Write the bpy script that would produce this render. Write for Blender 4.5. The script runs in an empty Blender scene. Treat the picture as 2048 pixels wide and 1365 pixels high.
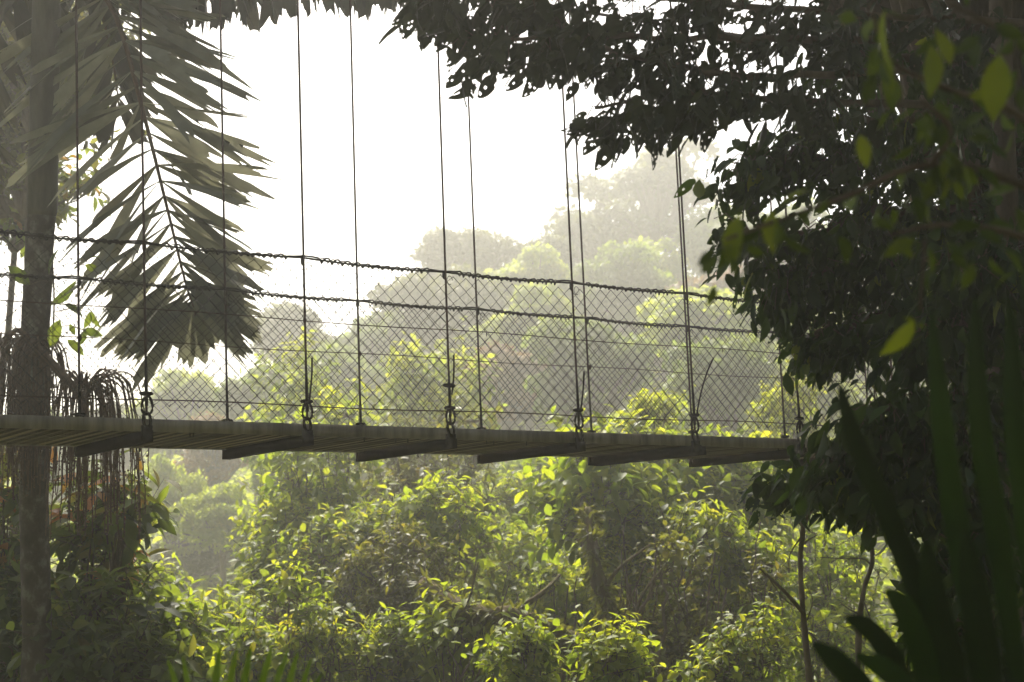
import bpy, math
import numpy as np
PI = math.pi
rng = np.random.default_rng(7)
scene = bpy.context.scene
COL = scene.collection
V = lambda *a: np.array(a, float)

# ------------------------------------------------------------------ camera
F, CX, CY = 3100.0, 1024.0, 682.5
PITCH, ROLL = 8.1, -1.2
def cam_matrix():
    p = math.radians(90 + PITCH); r = math.radians(ROLL)
    rx = np.array([[1, 0, 0], [0, math.cos(p), -math.sin(p)], [0, math.sin(p), math.cos(p)]])
    rz = np.array([[math.cos(r), -math.sin(r), 0], [math.sin(r), math.cos(r), 0], [0, 0, 1]])
    return rx @ rz
CM = cam_matrix()
def P(x, y, d):
    """world point seen at photo pixel x,y (2048 wide) at depth d metres"""
    return CM @ (np.array([(x - CX) / F, -(y - CY) / F, -1.0]) * d)

cam_d = bpy.data.cameras.new('camera')
cam = bpy.data.objects.new('camera', cam_d); COL.objects.link(cam)
m4 = np.eye(4); m4[:3, :3] = CM
from mathutils import Matrix
cam.matrix_world = Matrix(m4.tolist())
cam_d.lens = F / 2048 * 36; cam_d.sensor_width = 36
cam_d.clip_start = 0.05; cam_d.clip_end = 5000
cam_d.dof.use_dof = True; cam_d.dof.focus_distance = 10.5; cam_d.dof.aperture_fstop = 3.6
scene.camera = cam

# ------------------------------------------------------------------ materials
def new_mat(name):
    m = bpy.data.materials.new(name); m.use_nodes = True
    nt = m.node_tree
    for n in list(nt.nodes): nt.nodes.remove(n)
    out = nt.nodes.new('ShaderNodeOutputMaterial')
    return m, nt, out
def N(nt, t, **kw):
    n = nt.nodes.new(t)
    for k, v in kw.items(): setattr(n, k, v)
    return n
def ramp(nt, stops):
    r = N(nt, 'ShaderNodeValToRGB'); el = r.color_ramp.elements
    while len(el) < len(stops): el.new(0.5)
    for e, (p, c) in zip(el, stops): e.position = p; e.color = (*c, 1)
    return r
def leaf_mat(name, cols, trans=0.4, tcol=None, rough=0.5, tgain=1.6, spec=.22):
    """cols: list of leaf colours picked per leaf; trans: share of light passing through"""
    m, nt, out = new_mat(name)
    at = N(nt, 'ShaderNodeAttribute', attribute_name='tint')
    k = len(cols)
    r = ramp(nt, [(i / max(1, k - 1), c) for i, c in enumerate(cols)])
    nt.links.new(at.outputs['Fac'], r.inputs[0])
    noi = N(nt, 'ShaderNodeTexNoise'); noi.inputs['Scale'].default_value = 9
    hsv = N(nt, 'ShaderNodeHueSaturation')
    mp = N(nt, 'ShaderNodeMapRange'); mp.inputs[3].default_value = 0.7; mp.inputs[4].default_value = 1.3
    geo = N(nt, 'ShaderNodeNewGeometry')
    nt.links.new(geo.outputs['Position'], noi.inputs['Vector'])
    nt.links.new(noi.outputs['Fac'], mp.inputs[0]); nt.links.new(mp.outputs[0], hsv.inputs['Value'])
    nt.links.new(r.outputs[0], hsv.inputs['Color'])
    b = N(nt, 'ShaderNodeBsdfPrincipled')
    b.inputs['Roughness'].default_value = rough
    b.inputs['Specular IOR Level'].default_value = spec
    nt.links.new(hsv.outputs[0], b.inputs['Base Color'])
    t = N(nt, 'ShaderNodeBsdfTranslucent')
    mul = N(nt, 'ShaderNodeMix', data_type='RGBA', blend_type='MULTIPLY')
    mul.inputs[0].default_value = 1.0
    tc = tcol or (1.5, 1.35, 0.45)
    mul.inputs[7].default_value = (tc[0] * tgain, tc[1] * tgain, tc[2] * tgain, 1)
    nt.links.new(hsv.outputs[0], mul.inputs[6]); nt.links.new(mul.outputs[2], t.inputs['Color'])
    mx = N(nt, 'ShaderNodeMixShader'); mx.inputs[0].default_value = trans
    nt.links.new(b.outputs[0], mx.inputs[1]); nt.links.new(t.outputs[0], mx.inputs[2])
    nt.links.new(mx.outputs[0], out.inputs['Surface'])
    return m
def rough_mat(name, c1, c2, scale=8, stretch=(1, 1, 1), rough=0.85, bump=0.3, metallic=0.0, c3=None, spec=.06):
    m, nt, out = new_mat(name)
    geo = N(nt, 'ShaderNodeNewGeometry')
    mp = N(nt, 'ShaderNodeMapping'); mp.inputs['Scale'].default_value = stretch
    nt.links.new(geo.outputs['Position'], mp.inputs['Vector'])
    noi = N(nt, 'ShaderNodeTexNoise'); noi.inputs['Scale'].default_value = scale
    noi.inputs['Detail'].default_value = 8; noi.inputs['Roughness'].default_value = 0.65
    nt.links.new(mp.outputs[0], noi.inputs['Vector'])
    stops = [(0.3, c1), (0.7, c2)]
    if c3: stops = [(0.3, c1), (0.52, c2), (0.68, c3)]
    r = ramp(nt, stops); nt.links.new(noi.outputs['Fac'], r.inputs[0])
    b = N(nt, 'ShaderNodeBsdfPrincipled'); b.inputs['Roughness'].default_value = rough
    b.inputs['Metallic'].default_value = metallic; b.inputs['Specular IOR Level'].default_value = spec
    nt.links.new(r.outputs[0], b.inputs['Base Color'])
    bp = N(nt, 'ShaderNodeBump'); bp.inputs['Strength'].default_value = bump; bp.inputs['Distance'].default_value = 0.02
    nt.links.new(noi.outputs['Fac'], bp.inputs['Height']); nt.links.new(bp.outputs[0], b.inputs['Normal'])
    nt.links.new(b.outputs[0], out.inputs['Surface'])
    return m
M = {}
M['board'] = rough_mat('weathered_board', (.12, .10, .078), (.23, .20, .155), 2.2, (5, 5, 0.6), .9, .2, c3=(.31, .275, .22))
def slat_mat():
    m, nt, out = new_mat('deck_slat')
    at = N(nt, 'ShaderNodeAttribute', attribute_name='tint'); r = ramp(nt, [(0, (.035, .028, .02)), (1, (.27, .215, .145))])
    noi = N(nt, 'ShaderNodeTexNoise'); noi.inputs['Scale'].default_value = 6; noi.inputs['Detail'].default_value = 6
    geo = N(nt, 'ShaderNodeNewGeometry'); nt.links.new(geo.outputs['Position'], noi.inputs['Vector'])
    ad = N(nt, 'ShaderNodeMath', operation='MULTIPLY_ADD'); ad.inputs[1].default_value = .5; ad.inputs[2].default_value = -.25
    sm = N(nt, 'ShaderNodeMath', operation='ADD')
    nt.links.new(noi.outputs['Fac'], ad.inputs[0]); nt.links.new(ad.outputs[0], sm.inputs[0]); nt.links.new(at.outputs['Fac'], sm.inputs[1])
    nt.links.new(sm.outputs[0], r.inputs[0])
    b = N(nt, 'ShaderNodeBsdfPrincipled'); b.inputs['Roughness'].default_value = .9; b.inputs['Specular IOR Level'].default_value = .05
    nt.links.new(r.outputs[0], b.inputs['Base Color']); nt.links.new(b.outputs[0], out.inputs['Surface'])
    return m
M['slat'] = slat_mat()
M['steel'] = rough_mat('rusty_steel', (.012, .009, .007), (.03, .022, .017), 14, (1, 1, 1), .95, .2, spec=.0)
M['wire'] = rough_mat('galvanised_wire', (.028, .023, .02), (.07, .06, .052), 20, (1, 1, 1), .55, .0)
M['cable'] = rough_mat('rusty_cable', (.04, .024, .02), (.09, .055, .045), 30, (1, 1, 1), .65, .0)
M['bark'] = rough_mat('bark', (.05, .036, .026), (.13, .10, .075), 12, (1, 1, .25), .9, .6)
M['pale_bark'] = rough_mat('pale_bark', (.09, .072, .055), (.19, .155, .12), 14, (1, 1, .3), .85, .4)
M['moss_bark'] = rough_mat('mossy_bark', (.04, .03, .02), (.09, .07, .04), 9, (1, 1, .6), .95, .8, c3=(.07, .085, .025))
M['palm_bark'] = rough_mat('palm_bark', (.03, .023, .018), (.06, .048, .038), 9, (1, 1, .8), .9, .5, c3=(.15, .14, .115))
M['crownshaft'] = rough_mat('palm_crownshaft', (.055, .05, .04), (.11, .10, .08), 6, (2, 2, .4), .7, .2)
M['strand'] = rough_mat('fruit_strand', (.06, .035, .025), (.12, .075, .05), 25, (1, 1, 1), .75, .0)
M['soil'] = rough_mat('forest_floor', (.05, .038, .022), (.085, .085, .03), .6, (1, 1, 1), .95, .4, c3=(.09, .13, .035))
G = (.045, .085, .018); Y = (.15, .17, .025)
M['leaf_far'] = leaf_mat('foliage_far', [(.055, .09, .016), (.095, .14, .02), (.14, .175, .024)], .5, tgain=1.9)
M['leaf_grey'] = leaf_mat('foliage_grey', [(.045, .06, .02), (.07, .088, .026), (.10, .115, .032)], .35, tgain=1.4)
M['leaf_lime'] = leaf_mat('foliage_lime', [(.10, .145, .015), (.15, .195, .02), (.20, .225, .024)], .6, tgain=2.0)
M['leaf_rust'] = leaf_mat('foliage_rust', [(.16, .08, .03), (.20, .12, .04), (.13, .13, .035)], .4, tgain=1.0)
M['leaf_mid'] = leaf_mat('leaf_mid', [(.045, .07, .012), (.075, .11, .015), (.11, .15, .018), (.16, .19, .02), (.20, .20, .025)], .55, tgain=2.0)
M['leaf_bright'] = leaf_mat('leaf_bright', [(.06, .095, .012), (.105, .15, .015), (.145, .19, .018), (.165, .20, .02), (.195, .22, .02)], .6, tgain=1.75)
M['leaf_brown'] = leaf_mat('leaf_brown', [(.045, .052, .016), (.07, .078, .018), (.10, .115, .022), (.15, .125, .03)], .48, tgain=1.6)
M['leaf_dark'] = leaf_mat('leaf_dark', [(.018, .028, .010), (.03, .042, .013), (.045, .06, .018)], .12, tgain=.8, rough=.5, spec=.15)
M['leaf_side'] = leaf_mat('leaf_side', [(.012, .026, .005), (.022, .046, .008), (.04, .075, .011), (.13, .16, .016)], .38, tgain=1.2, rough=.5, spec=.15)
M['leaf_left'] = leaf_mat('leaf_left', [(.03, .045, .014), (.05, .075, .018), (.08, .11, .02), (.10, .09, .03), (.26, .11, .045)], .5, tgain=2.0)
M['leaf_near'] = leaf_mat('leaf_near', [(.03, .05, .008), (.065, .10, .010), (.13, .17, .012), (.18, .17, .018)], .4, tgain=.85, rough=.7, spec=.08)
M['leaf_palm'] = leaf_mat('palm_leaflet', [(.11, .11, .08), (.16, .16, .12), (.23, .225, .175)], .34, tcol=(1.1, 1.08, .9), tgain=1.0)  # pale undersides, lightened further to stand for the sun's glare
M['leaf_palm_dark'] = leaf_mat('palm_leaflet_dark', [(.035, .033, .024), (.05, .048, .034), (.075, .07, .05)], .15, tcol=(1.1, 1.05, .85), tgain=.9)  # darker, duller leaflet tone for the other fronds
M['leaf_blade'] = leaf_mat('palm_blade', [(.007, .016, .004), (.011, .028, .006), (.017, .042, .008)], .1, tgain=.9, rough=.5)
M['leaf_spike'] = leaf_mat('palm_spike', [(.045, .085, .012), (.07, .12, .014)], .45, tgain=1.5, rough=.45)

# ------------------------------------------------------------------ object helpers
def tag(o, label=None, cat=None, group=None, kind=None):
    if label: o['label'] = label
    if cat: o['category'] = cat
    if group: o['group'] = group
    if kind: o['kind'] = kind
    return o
def empty(name, loc, label, cat, group=None):
    o = bpy.data.objects.new(name, None); COL.objects.link(o)
    o.location = [float(v) for v in loc]; o.empty_display_size = .2
    tag(o, label, cat, group)
    return o
def link_mesh(name, me, mat, parent=None, smooth=False):
    me.materials.append(mat)
    if smooth: me.shade_smooth()
    o = bpy.data.objects.new(name, me); COL.objects.link(o)
    if parent is not None:
        o.parent = parent
        q = V(0, 0, 0); a = parent
        while a is not None: q = q + np.array(a.location); a = a.parent
        o.location = [-float(v) for v in q]                   # mesh data are in world coordinates
    return o
def raw_mesh(name, verts, loops, counts, tint=None):
    me = bpy.data.meshes.new(name)
    verts = np.asarray(verts, np.float32); loops = np.asarray(loops, np.int32); counts = np.asarray(counts, np.int32)
    me.vertices.add(len(verts)); me.vertices.foreach_set('co', verts.ravel())
    me.loops.add(len(loops)); me.loops.foreach_set('vertex_index', loops)
    me.polygons.add(len(counts))
    st = np.concatenate(([0], np.cumsum(counts)[:-1])).astype(np.int32)
    me.polygons.foreach_set('loop_start', st)
    me.update(calc_edges=True); me.validate()
    if tint is not None:
        a = me.attributes.new('tint', 'FLOAT', 'FACE'); a.data.foreach_set('value', np.asarray(tint, np.float32))
    return me
def nrm(a):
    a = np.asarray(a, float)
    return a / np.maximum(np.linalg.norm(a, axis=-1, keepdims=True), 1e-9)
class MB:
    """collects tubes, boxes, discs into one mesh"""
    def __init__(s): s.v = []; s.l = []; s.c = []; s.n = 0
    def add(s, v, faces):
        s.v.append(np.asarray(v, float))
        for f in faces: s.l.extend([i + s.n for i in f]); s.c.append(len(f))
        s.n += len(v)
    def tube(s, pts, r, sides=6, cap=True, closed=False):
        pts = np.asarray(pts, float); n = len(pts)
        r = np.broadcast_to(np.asarray(r, float), (n,))
        t = np.gradient(pts, axis=0)
        if closed: t = np.roll(pts, -1, 0) - np.roll(pts, 1, 0)
        t = nrm(t)
        ref = V(0, 0, 1) if abs(t[:, 2]).mean() < .8 else V(1, 0, 0)
        a = nrm(np.cross(t, ref)); b = np.cross(t, a)
        ang = np.linspace(0, 2 * PI, sides, endpoint=False)
        ring = pts[:, None] + r[:, None, None] * (np.cos(ang)[None, :, None] * a[:, None] + np.sin(ang)[None, :, None] * b[:, None])
        f = []
        for i in range(n if closed else n - 1):
            j = (i + 1) % n
            for k in range(sides):
                k2 = (k + 1) % sides
                f.append((i * sides + k, i * sides + k2, j * sides + k2, j * sides + k))
        if cap and not closed:
            f.append(tuple(range(sides))[::-1]); f.append(tuple((n - 1) * sides + k for k in range(sides)))
        s.add(ring.reshape(-1, 3), f)
    def box(s, c, ax, ay, az):
        """c centre; ax, ay, az half-extent vectors"""
        c = np.asarray(c)
        v = [c + i * ax + j * ay + k * az for i in (-1, 1) for j in (-1, 1) for k in (-1, 1)]
        s.add(v, [(0, 1, 3, 2), (4, 6, 7, 5), (0, 4, 5, 1), (2, 3, 7, 6), (0, 2, 6, 4), (1, 5, 7, 3)])
    def blob(s, c, ax, ay, az, seg=10, rings=6):
        c = np.asarray(c); v = [c + az]; f = []
        for i in range(1, rings):
            th = PI * i / rings
            for k in range(seg):
                ph = 2 * PI * k / seg
                v.append(c + az * math.cos(th) + math.sin(th) * (ax * math.cos(ph) + ay * math.sin(ph)))
        v.append(c - az)
        for k in range(seg):
            f.append((0, 1 + k, 1 + (k + 1) % seg)); e = len(v) - 1; b0 = 1 + (rings - 2) * seg
            f.append((e, b0 + (k + 1) % seg, b0 + k))
        for i in range(rings - 2):
            for k in range(seg):
                a = 1 + i * seg + k; a2 = 1 + i * seg + (k + 1) % seg
                f.append((a, a + seg, a2 + seg, a2))
        s.add(v, f)
    def build(s, name, mat, parent=None, smooth=True):
        me = raw_mesh(name, np.concatenate(s.v), s.l, s.c)
        return link_mesh(name, me, mat, parent, smooth)

# ------------------------------------------------------------------ leaves
def leaf_template(w=.42, droop=.18, fold=.08, st=((0, .06), (.2, .7), (.45, 1), (.72, .72), (1, 0.02)), holes=0, wave=0):
    v = []; f = []
    cols = 3
    for t, ww in st:
        for k in (-1, 0, 1):
            v.append((k * ww * w / 2, t, -droop * t * t + abs(k) * ww * fold + (wave * math.sin(9 * t) * k)))
    for i in range(len(st) - 1):
        for k in range(2):
            a = i * 3 + k
            f.append((a, a + 1, a + 4, a + 3))
    return np.array(v), f
def holed_template(seed, w=.45, nx=6, ny=10, nh=5):
    """leaf eaten by insects: a fine grid with some cells missing"""
    r = np.random.default_rng(seed); v = []; f = []
    for j in range(ny + 1):
        t = j / ny
        ww = math.sin(PI * min(1, t * .93 + .05) ** .8) ** .8 * w / 2
        for i in range(nx + 1):
            k = i / nx * 2 - 1
            v.append((k * ww + r.normal(0, .004), t + r.normal(0, .006), -.15 * t * t + abs(k) * .05))
    gone = set()
    for _ in range(nh): gone.add((int(r.integers(1, ny - 1)), int(r.integers(0, nx))))
    for j in range(ny):
        for i in range(nx):
            if (j, i) in gone: continue
            a = j * (nx + 1) + i
            f.append((a, a + 1, a + nx + 2, a + nx + 1))
    return np.array(v), f
T_OVAL = leaf_template(.46)
T_LONG = leaf_template(.28, .3, .06)
T_WIDE = leaf_template(.62, .2, .1)
T_CARD = (np.array([(-.5, 0, 0), (0, .0, .12), (.5, 0, 0), (-.38, 1, -.1), (0, 1.1, .05), (.38, 1, -.1)]), [(0, 1, 4, 3), (1, 2, 5, 4)])
T_HOLE = [holed_template(i, .44 + .05 * (i % 3), nh=3 + i % 5) for i in range(6)]
def leaves_raw(tmpl, pos, fwd, up, size, tint):
    tv, tf = tmpl
    y = nrm(fwd); x = nrm(np.cross(y, up)); z = np.cross(x, y)
    B = np.stack([x, y, z], 1) * np.asarray(size)[:, None, None]           # n,3(axis),3
    vv = pos[:, None, :] + np.einsum('vk,nkc->nvc', tv, B)
    n = len(pos); nv = len(tv)
    lp = np.concatenate([np.array(q) for q in tf]); cn = np.array([len(q) for q in tf])
    loops = (lp[None] + (np.arange(n) * nv)[:, None]).ravel()
    return vv.reshape(-1, 3), loops, np.tile(cn, n), np.repeat(tint, len(tf))
def leaf_object(name, groups, mat, parent):
    V_, L_, C_, T_ = [], [], [], []; n = 0
    for g in groups:
        if len(g[1]) == 0: continue
        v, l, c, t = leaves_raw(*g)
        V_.append(v); L_.append(l + n); C_.append(c); T_.append(t); n += len(v)
    me = raw_mesh(name, np.concatenate(V_), np.concatenate(L_), np.concatenate(C_), np.concatenate(T_))
    return link_mesh(name, me, mat, parent, smooth=True)
def rand_dir(n, r=rng):
    return nrm(r.normal(size=(n, 3)))
def rosettes(cent, outw, per, size, r, droop=.35, spread=.9, tmpls=(T_OVAL,), tint_pow=1.0, stem=.25, upmix=.5, tint_base=None):
    """a rosette of leaves at each twig tip; returns leaf groups"""
    n = len(cent); k = per
    c = np.repeat(cent, k, 0); o = np.repeat(outw, k, 0)
    a = r.uniform(0, 2 * PI, n * k)
    h = np.stack([np.cos(a), np.sin(a), np.zeros_like(a)], 1)
    f = nrm(h * spread + o * .55 + V(0, 0, 1) * (r.normal(-droop, .35, n * k))[:, None])
    up = nrm(V(0, 0, 1) * 1.0 + o * upmix + r.normal(0, .35, (n * k, 3)))
    sz = size * r.uniform(.55, 1.2, n * k)
    pos = c + f * (stem * sz)[:, None] + r.normal(0, .12, (n * k, 3)) * size
    if tint_base is None: tb = r.uniform(0, 1, n)
    else: tb = tint_base
    tint = np.clip(np.repeat(tb, k) + r.normal(0, .13, n * k), 0, 1) ** tint_pow
    which = r.integers(0, len(tmpls), n * k); out = []
    for i, t in enumerate(tmpls):
        q = which == i
        out.append((t, pos[q], f[q], up[q], sz[q], tint[q]))
    return out

def shoots(mb, cent, outw, per, size, r, droop, tmpls, tint_base, L=(.9, 3.1), rad=.006):
    """leafy shoots: a short curved stem at every point carrying alternate leaves"""
    n = len(cent); k = per
    ax = nrm(outw * r.uniform(.3, 1.1, n)[:, None] + V(0, 0, 1) * r.uniform(-.1, 1.1, n)[:, None] + r.normal(0, .35, (n, 3)))
    ln = size * r.uniform(L[0], L[1], n)
    s1 = nrm(np.cross(ax, rand_dir(n, r))); s2 = np.cross(ax, s1)
    bend = r.normal(0, .18, (n, 3)); bend[:, 2] -= .12
    if mb is not None:
        for i in range(n):
            t = np.array([0, .5, 1.0])[:, None]
            mb.tube(cent[i] + ax[i] * ln[i] * t + bend[i] * ln[i] * t * t, [rad, rad * .7, rad * .3], 4, cap=False)
    t = np.tile((np.arange(k) + .6) / k, n) + r.normal(0, .04, n * k)
    c = np.repeat(cent, k, 0); a = np.repeat(ax, k, 0); l = np.repeat(ln, k); b = np.repeat(bend, k, 0)
    ph = np.tile(np.arange(k) * 2.4, n) + np.repeat(r.uniform(0, 6.28, n), k) + r.normal(0, .3, n * k)
    rd = np.cos(ph)[:, None] * np.repeat(s1, k, 0) + np.sin(ph)[:, None] * np.repeat(s2, k, 0)
    pos = c + a * (l * t)[:, None] + b * (l * t * t)[:, None]
    f = nrm(rd * (1.05 - .45 * t)[:, None] + a * (.2 + .5 * t)[:, None] + V(0, 0, 1) * r.normal(-droop, .3, n * k)[:, None])
    up = nrm(a * .7 + V(0, 0, .7) + r.normal(0, .3, (n * k, 3)))
    sz = size * r.uniform(.6, 1.2, n * k) * (1.1 - .45 * np.abs(t - .45))
    tint = np.clip(np.repeat(tint_base, k) + r.normal(0, .09, n * k) + .12 * (t - .5), 0, 1)
    which = np.repeat(r.integers(0, len(tmpls), n), k)
    return [(T, pos[which == i], f[which == i], up[which == i], sz[which == i], tint[which == i]) for i, T in enumerate(tmpls)]

# ------------------------------------------------------------------ ground
YS = [-60, -12, -5, 2, 4, 8, 14, 20, 30, 45, 60, 80, 105, 130, 170, 300, 900]  # steep rise behind the camera shaped to block sky light from there
ZR = [40, 7.0, -1.2, -1.6, -2.6, -5.6, -5.2, -4.2, -3.0, -1.0, 4.5, 12.5, 18.5, 19.0, 19, 14, 6]
ZL = [40, 7.0, -1.2, -1.6, -2.6, -5.6, -5.2, -4.4, -3.4, -1.6, .8, 3.2, 5.0, 5.5, 2, -12, -20]
def zg(x, y):
    x = np.asarray(x, float); y = np.asarray(y, float)
    k = 1 / (1 + np.exp(-(x + 7 + .02 * y) / (4 + .06 * np.abs(y))))
    z = np.interp(y, YS, ZR) * k + np.interp(y, YS, ZL) * (1 - k)
    return z + .25 * np.sin(x * .5 + 1) * np.sin(y * .37) + .12 * np.sin(x * 1.7 + y * 1.3)
def axis(lim_lo, lim_hi, near_lo, near_hi, step, far_n):
    a = np.arange(near_lo, near_hi, step)
    lo = near_lo - np.geomspace(step, near_lo - lim_lo, far_n)[::-1]
    hi = near_hi + np.geomspace(step * .2, lim_hi - near_hi, far_n)
    return np.concatenate([lo, a, hi])
gx = axis(-640, 640, -45, 45, 1.0, 22); gy = axis(-200, 900, -20, 140, 1.0, 20)
X, Yy = np.meshgrid(gx, gy)
gv = np.stack([X, Yy, zg(X, Yy)], -1).reshape(-1, 3)
nx_ = len(gx); idx = (np.arange(len(gy) - 1)[:, None] * nx_ + np.arange(nx_ - 1)[None]).ravel()
gl = np.stack([idx, idx + 1, idx + nx_ + 1, idx + nx_], 1).ravel()
gme = raw_mesh('ground', gv, gl, np.full(len(idx), 4))
ground = link_mesh('ground', gme, M['soil'], smooth=True); tag(ground, kind='structure')

def cover(name, n, x0, x1, y0, y1, size, mat, r, dens=None):
    x = r.uniform(x0, x1, n); y = r.uniform(y0, y1, n)
    p = np.stack([x, y, zg(x, y)], 1)
    lump = .5 + .5 * np.sin(x * .9 + 2 * np.sin(y * .4)) * np.sin(y * .8 + np.sin(x * .5))
    p[:, 2] += r.uniform(.0, 1.0, n) * size * (1 + 2.2 * lump)
    f = rand_dir(n, r); f[:, 2] = f[:, 2] * .4 - .1
    up = nrm(V(0, 0, 1) + r.normal(0, .4, (n, 3)))
    o = leaf_object(name, [(T_OVAL, p, f, up, size * r.uniform(.6, 1.3, n), np.clip(r.normal(.5, .25, n), 0, 1))], mat, None)
    tag(o, kind='stuff')
    return o
r0 = np.random.default_rng(11)
o = cover('ground_cover', 60000, -34, 32, 36, 115, .45, M['leaf_lime'], r0)
tag(o, 'pale green ground cover spreading over the open far slope', 'ground cover')
o = cover('undergrowth', 24000, -9, 10, 12, 37, .24, M['leaf_mid'], r0)
tag(o, 'leafy undergrowth filling the gully below the bridge', 'undergrowth')
o = cover('ground_litter', 5000, -4, 5, 1.5, 11, .13, M['leaf_side'], r0)
tag(o, 'dark low undergrowth on the near bank', 'undergrowth')

# ------------------------------------------------------------------ plants
def limb(mb, a, b, ra, rb, r, n=7, wob=.06, sides=6, sag=0):
    t = np.linspace(0, 1, n)[:, None]
    L = np.linalg.norm(b - a)
    p = a + (b - a) * t
    w = np.cumsum(r.normal(0, wob * L / n, (n, 3)), 0); w -= w[-1] * t
    p = p + w * np.sin(PI * t) ** .5 + V(0, 0, sag * L) * np.sin(PI * t)
    mb.tube(p, np.linspace(ra, rb, n), sides)
    return p
def nearest(nodes, q):
    return nodes[np.argmin(((nodes - q) ** 2).sum(1))]
def shrub(name, label, cat, base, ells, nclus, per, size, mat, seed, tmpls=(T_OVAL,), bark='bark', stem_r=.035,
          group=None, droop=.35, shell=.3, twig=True, tint=(0, .75), spread=.9, fname='foliage', sname='stems', patch=.0, stems=True, shoot=True, split=6):
    """multi-limbed plant whose leaves fill several ellipsoids (centre, radii)"""
    r = np.random.default_rng(seed)
    root = empty(name, base, label, cat, group)
    mb = MB(); nodes = [np.asarray(base, float)]
    cents, outs, tb = [], [], []
    if split:
        e2 = []
        for c, rad in ells:
            rad = np.asarray(rad, float)
            for k in range(split):
                d = rand_dir(1, r)[0] * r.uniform(.3, .95); q = r.uniform(.3, .6)
                e2.append((np.asarray(c) + d * rad * V(1, 1, 1.05), rad * q))
            e2.append((np.asarray(c) - V(0, 0, rad[2] * .8), rad * .7))
        ells = e2
    vol = np.array([np.prod(np.asarray(e[1])) ** (2 / 3) for e in ells]); vol /= vol.sum()
    base = np.asarray(base, float); mid = np.mean([np.asarray(c) for c, _ in ells], 0)
    one = cat == 'tree'
    if one and stems:
        lowz = min(c[2] - rad[2] * .6 for c, rad in ells)
        crotch = V(base[0] * .3 + mid[0] * .7, base[1] * .3 + mid[1] * .7, max(base[2] + .4 * (mid[2] - base[2]), min(lowz, mid[2] - .2)))
        nodes.extend(limb(mb, base, crotch, stem_r, stem_r * .8, r, 10, .15, 9))
    for ie, ((c, rad), frac) in enumerate(zip(ells, vol)):
        c = np.asarray(c, float); rad = np.asarray(rad, float)
        if stems:
            if one:
                fork = crotch + (c - crotch) * r.uniform(.4, .7) + r.normal(0, .1, 3) * rad
                limb(mb, crotch, fork, stem_r * .7, stem_r * .4, r, 7, .25)
            else:
                fork = base + (c - base) * r.uniform(.5, .8) + r.normal(0, .1, 3) * rad
                limb(mb, base, fork, stem_r * .8, stem_r * .45, r, 9, .3)
            for k in range(3):
                e = c + rand_dir(1, r)[0] * rad * .7
                nodes.extend(limb(mb, fork, e, stem_r * .55, stem_r * .2, r, 6, .2))
        n = max(3, int(nclus * frac))
        d = rand_dir(n, r); d[:, 2] = np.where(d[:, 2] < -.6, -d[:, 2], d[:, 2])
        rr = shell + (1.05 - shell) * r.uniform(0, 1, n) ** .6
        lump = 1 + .22 * np.sin(d[:, 0] * 5 + seed) * np.sin(d[:, 1] * 6 + 1) * np.sin(d[:, 2] * 5 + 2)
        cents.append(c + d * rad * (rr * lump)[:, None]); outs.append(d)
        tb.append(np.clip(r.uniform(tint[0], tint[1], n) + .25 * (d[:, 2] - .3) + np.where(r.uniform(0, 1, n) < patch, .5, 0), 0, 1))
    cents = np.concatenate(cents); outs = np.concatenate(outs); tb = np.concatenate(tb)
    nodes = np.array(nodes)
    if twig and stems:
        for q in cents[::2 if len(cents) > 400 else 1]:
            a = nearest(nodes, q)
            mb.tube(np.array([a, (a + q) / 2 + r.normal(0, .03, 3), q]), [stem_r * .16 + .002, stem_r * .12 + .002, .002], 4, cap=False)
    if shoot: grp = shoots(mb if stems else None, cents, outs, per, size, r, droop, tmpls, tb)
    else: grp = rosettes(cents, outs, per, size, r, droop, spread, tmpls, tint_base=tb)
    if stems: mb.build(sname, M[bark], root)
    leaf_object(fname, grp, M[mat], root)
    return root

# ---------------- far trees: shared crown meshes, copied
def far_crown(seed, nblob, nleaf, leaf, sparse=0.0, flat=1.0):
    """unit crown: radius about 1 across, 0.75 high, centred on the origin"""
    r = np.random.default_rng(seed)
    lobe = rand_dir(5, r) * V(.62, .62, .45) * r.uniform(.5, 1.0, (5, 1)); lobe[0] = (0, 0, .15)
    lr = r.uniform(.32, .58, 5); li = r.integers(0, 5, nblob)
    d = rand_dir(nblob, r); d[:, 2] = np.where(d[:, 2] < 0, d[:, 2] * r.uniform(.3, 1.3), d[:, 2])
    c = (lobe[li] + d * (lr[li] * r.uniform(.5, 1.0, nblob))[:, None]) * V(1, 1, .8 * flat)
    rad = r.uniform(.10, .27, nblob) * (1 - sparse * .3)
    w = rad ** 2; b = r.choice(nblob, nleaf, p=w / w.sum())
    dd = rand_dir(nleaf, r); dd[:, 2] = np.where(dd[:, 2] < -.25, -dd[:, 2], dd[:, 2])
    p = c[b] + dd * (rad[b] * r.uniform(.72, 1.08, nleaf))[:, None] * V(1.1, 1.1, .8)
    f = nrm(rand_dir(nleaf, r) + dd * .3 + V(0, 0, -.25))
    up = nrm(dd + V(0, 0, .7) + r.normal(0, .3, (nleaf, 3)))
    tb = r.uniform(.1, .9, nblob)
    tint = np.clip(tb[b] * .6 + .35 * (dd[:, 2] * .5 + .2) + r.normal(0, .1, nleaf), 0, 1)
    v, l, cn, t = leaves_raw(T_CARD, p, f, up, leaf * r.uniform(.6, 1.3, nleaf), tint)
    mb = MB()
    base = V(0, 0, -1.6)
    fork = V(r.normal(0, .06), r.normal(0, .06), -.55)
    limb(mb, base, fork, .075, .06, r, 6, .05)
    for i in range(nblob):
        if i % 2 == 0 or sparse > 0: limb(mb, fork + V(0, 0, r.uniform(0, .15)), c[i], .035, .008, r, 6, .15, 5)
    me = raw_mesh('crown', v, l, cn, t)
    return me, mb
FAR = {}
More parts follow.
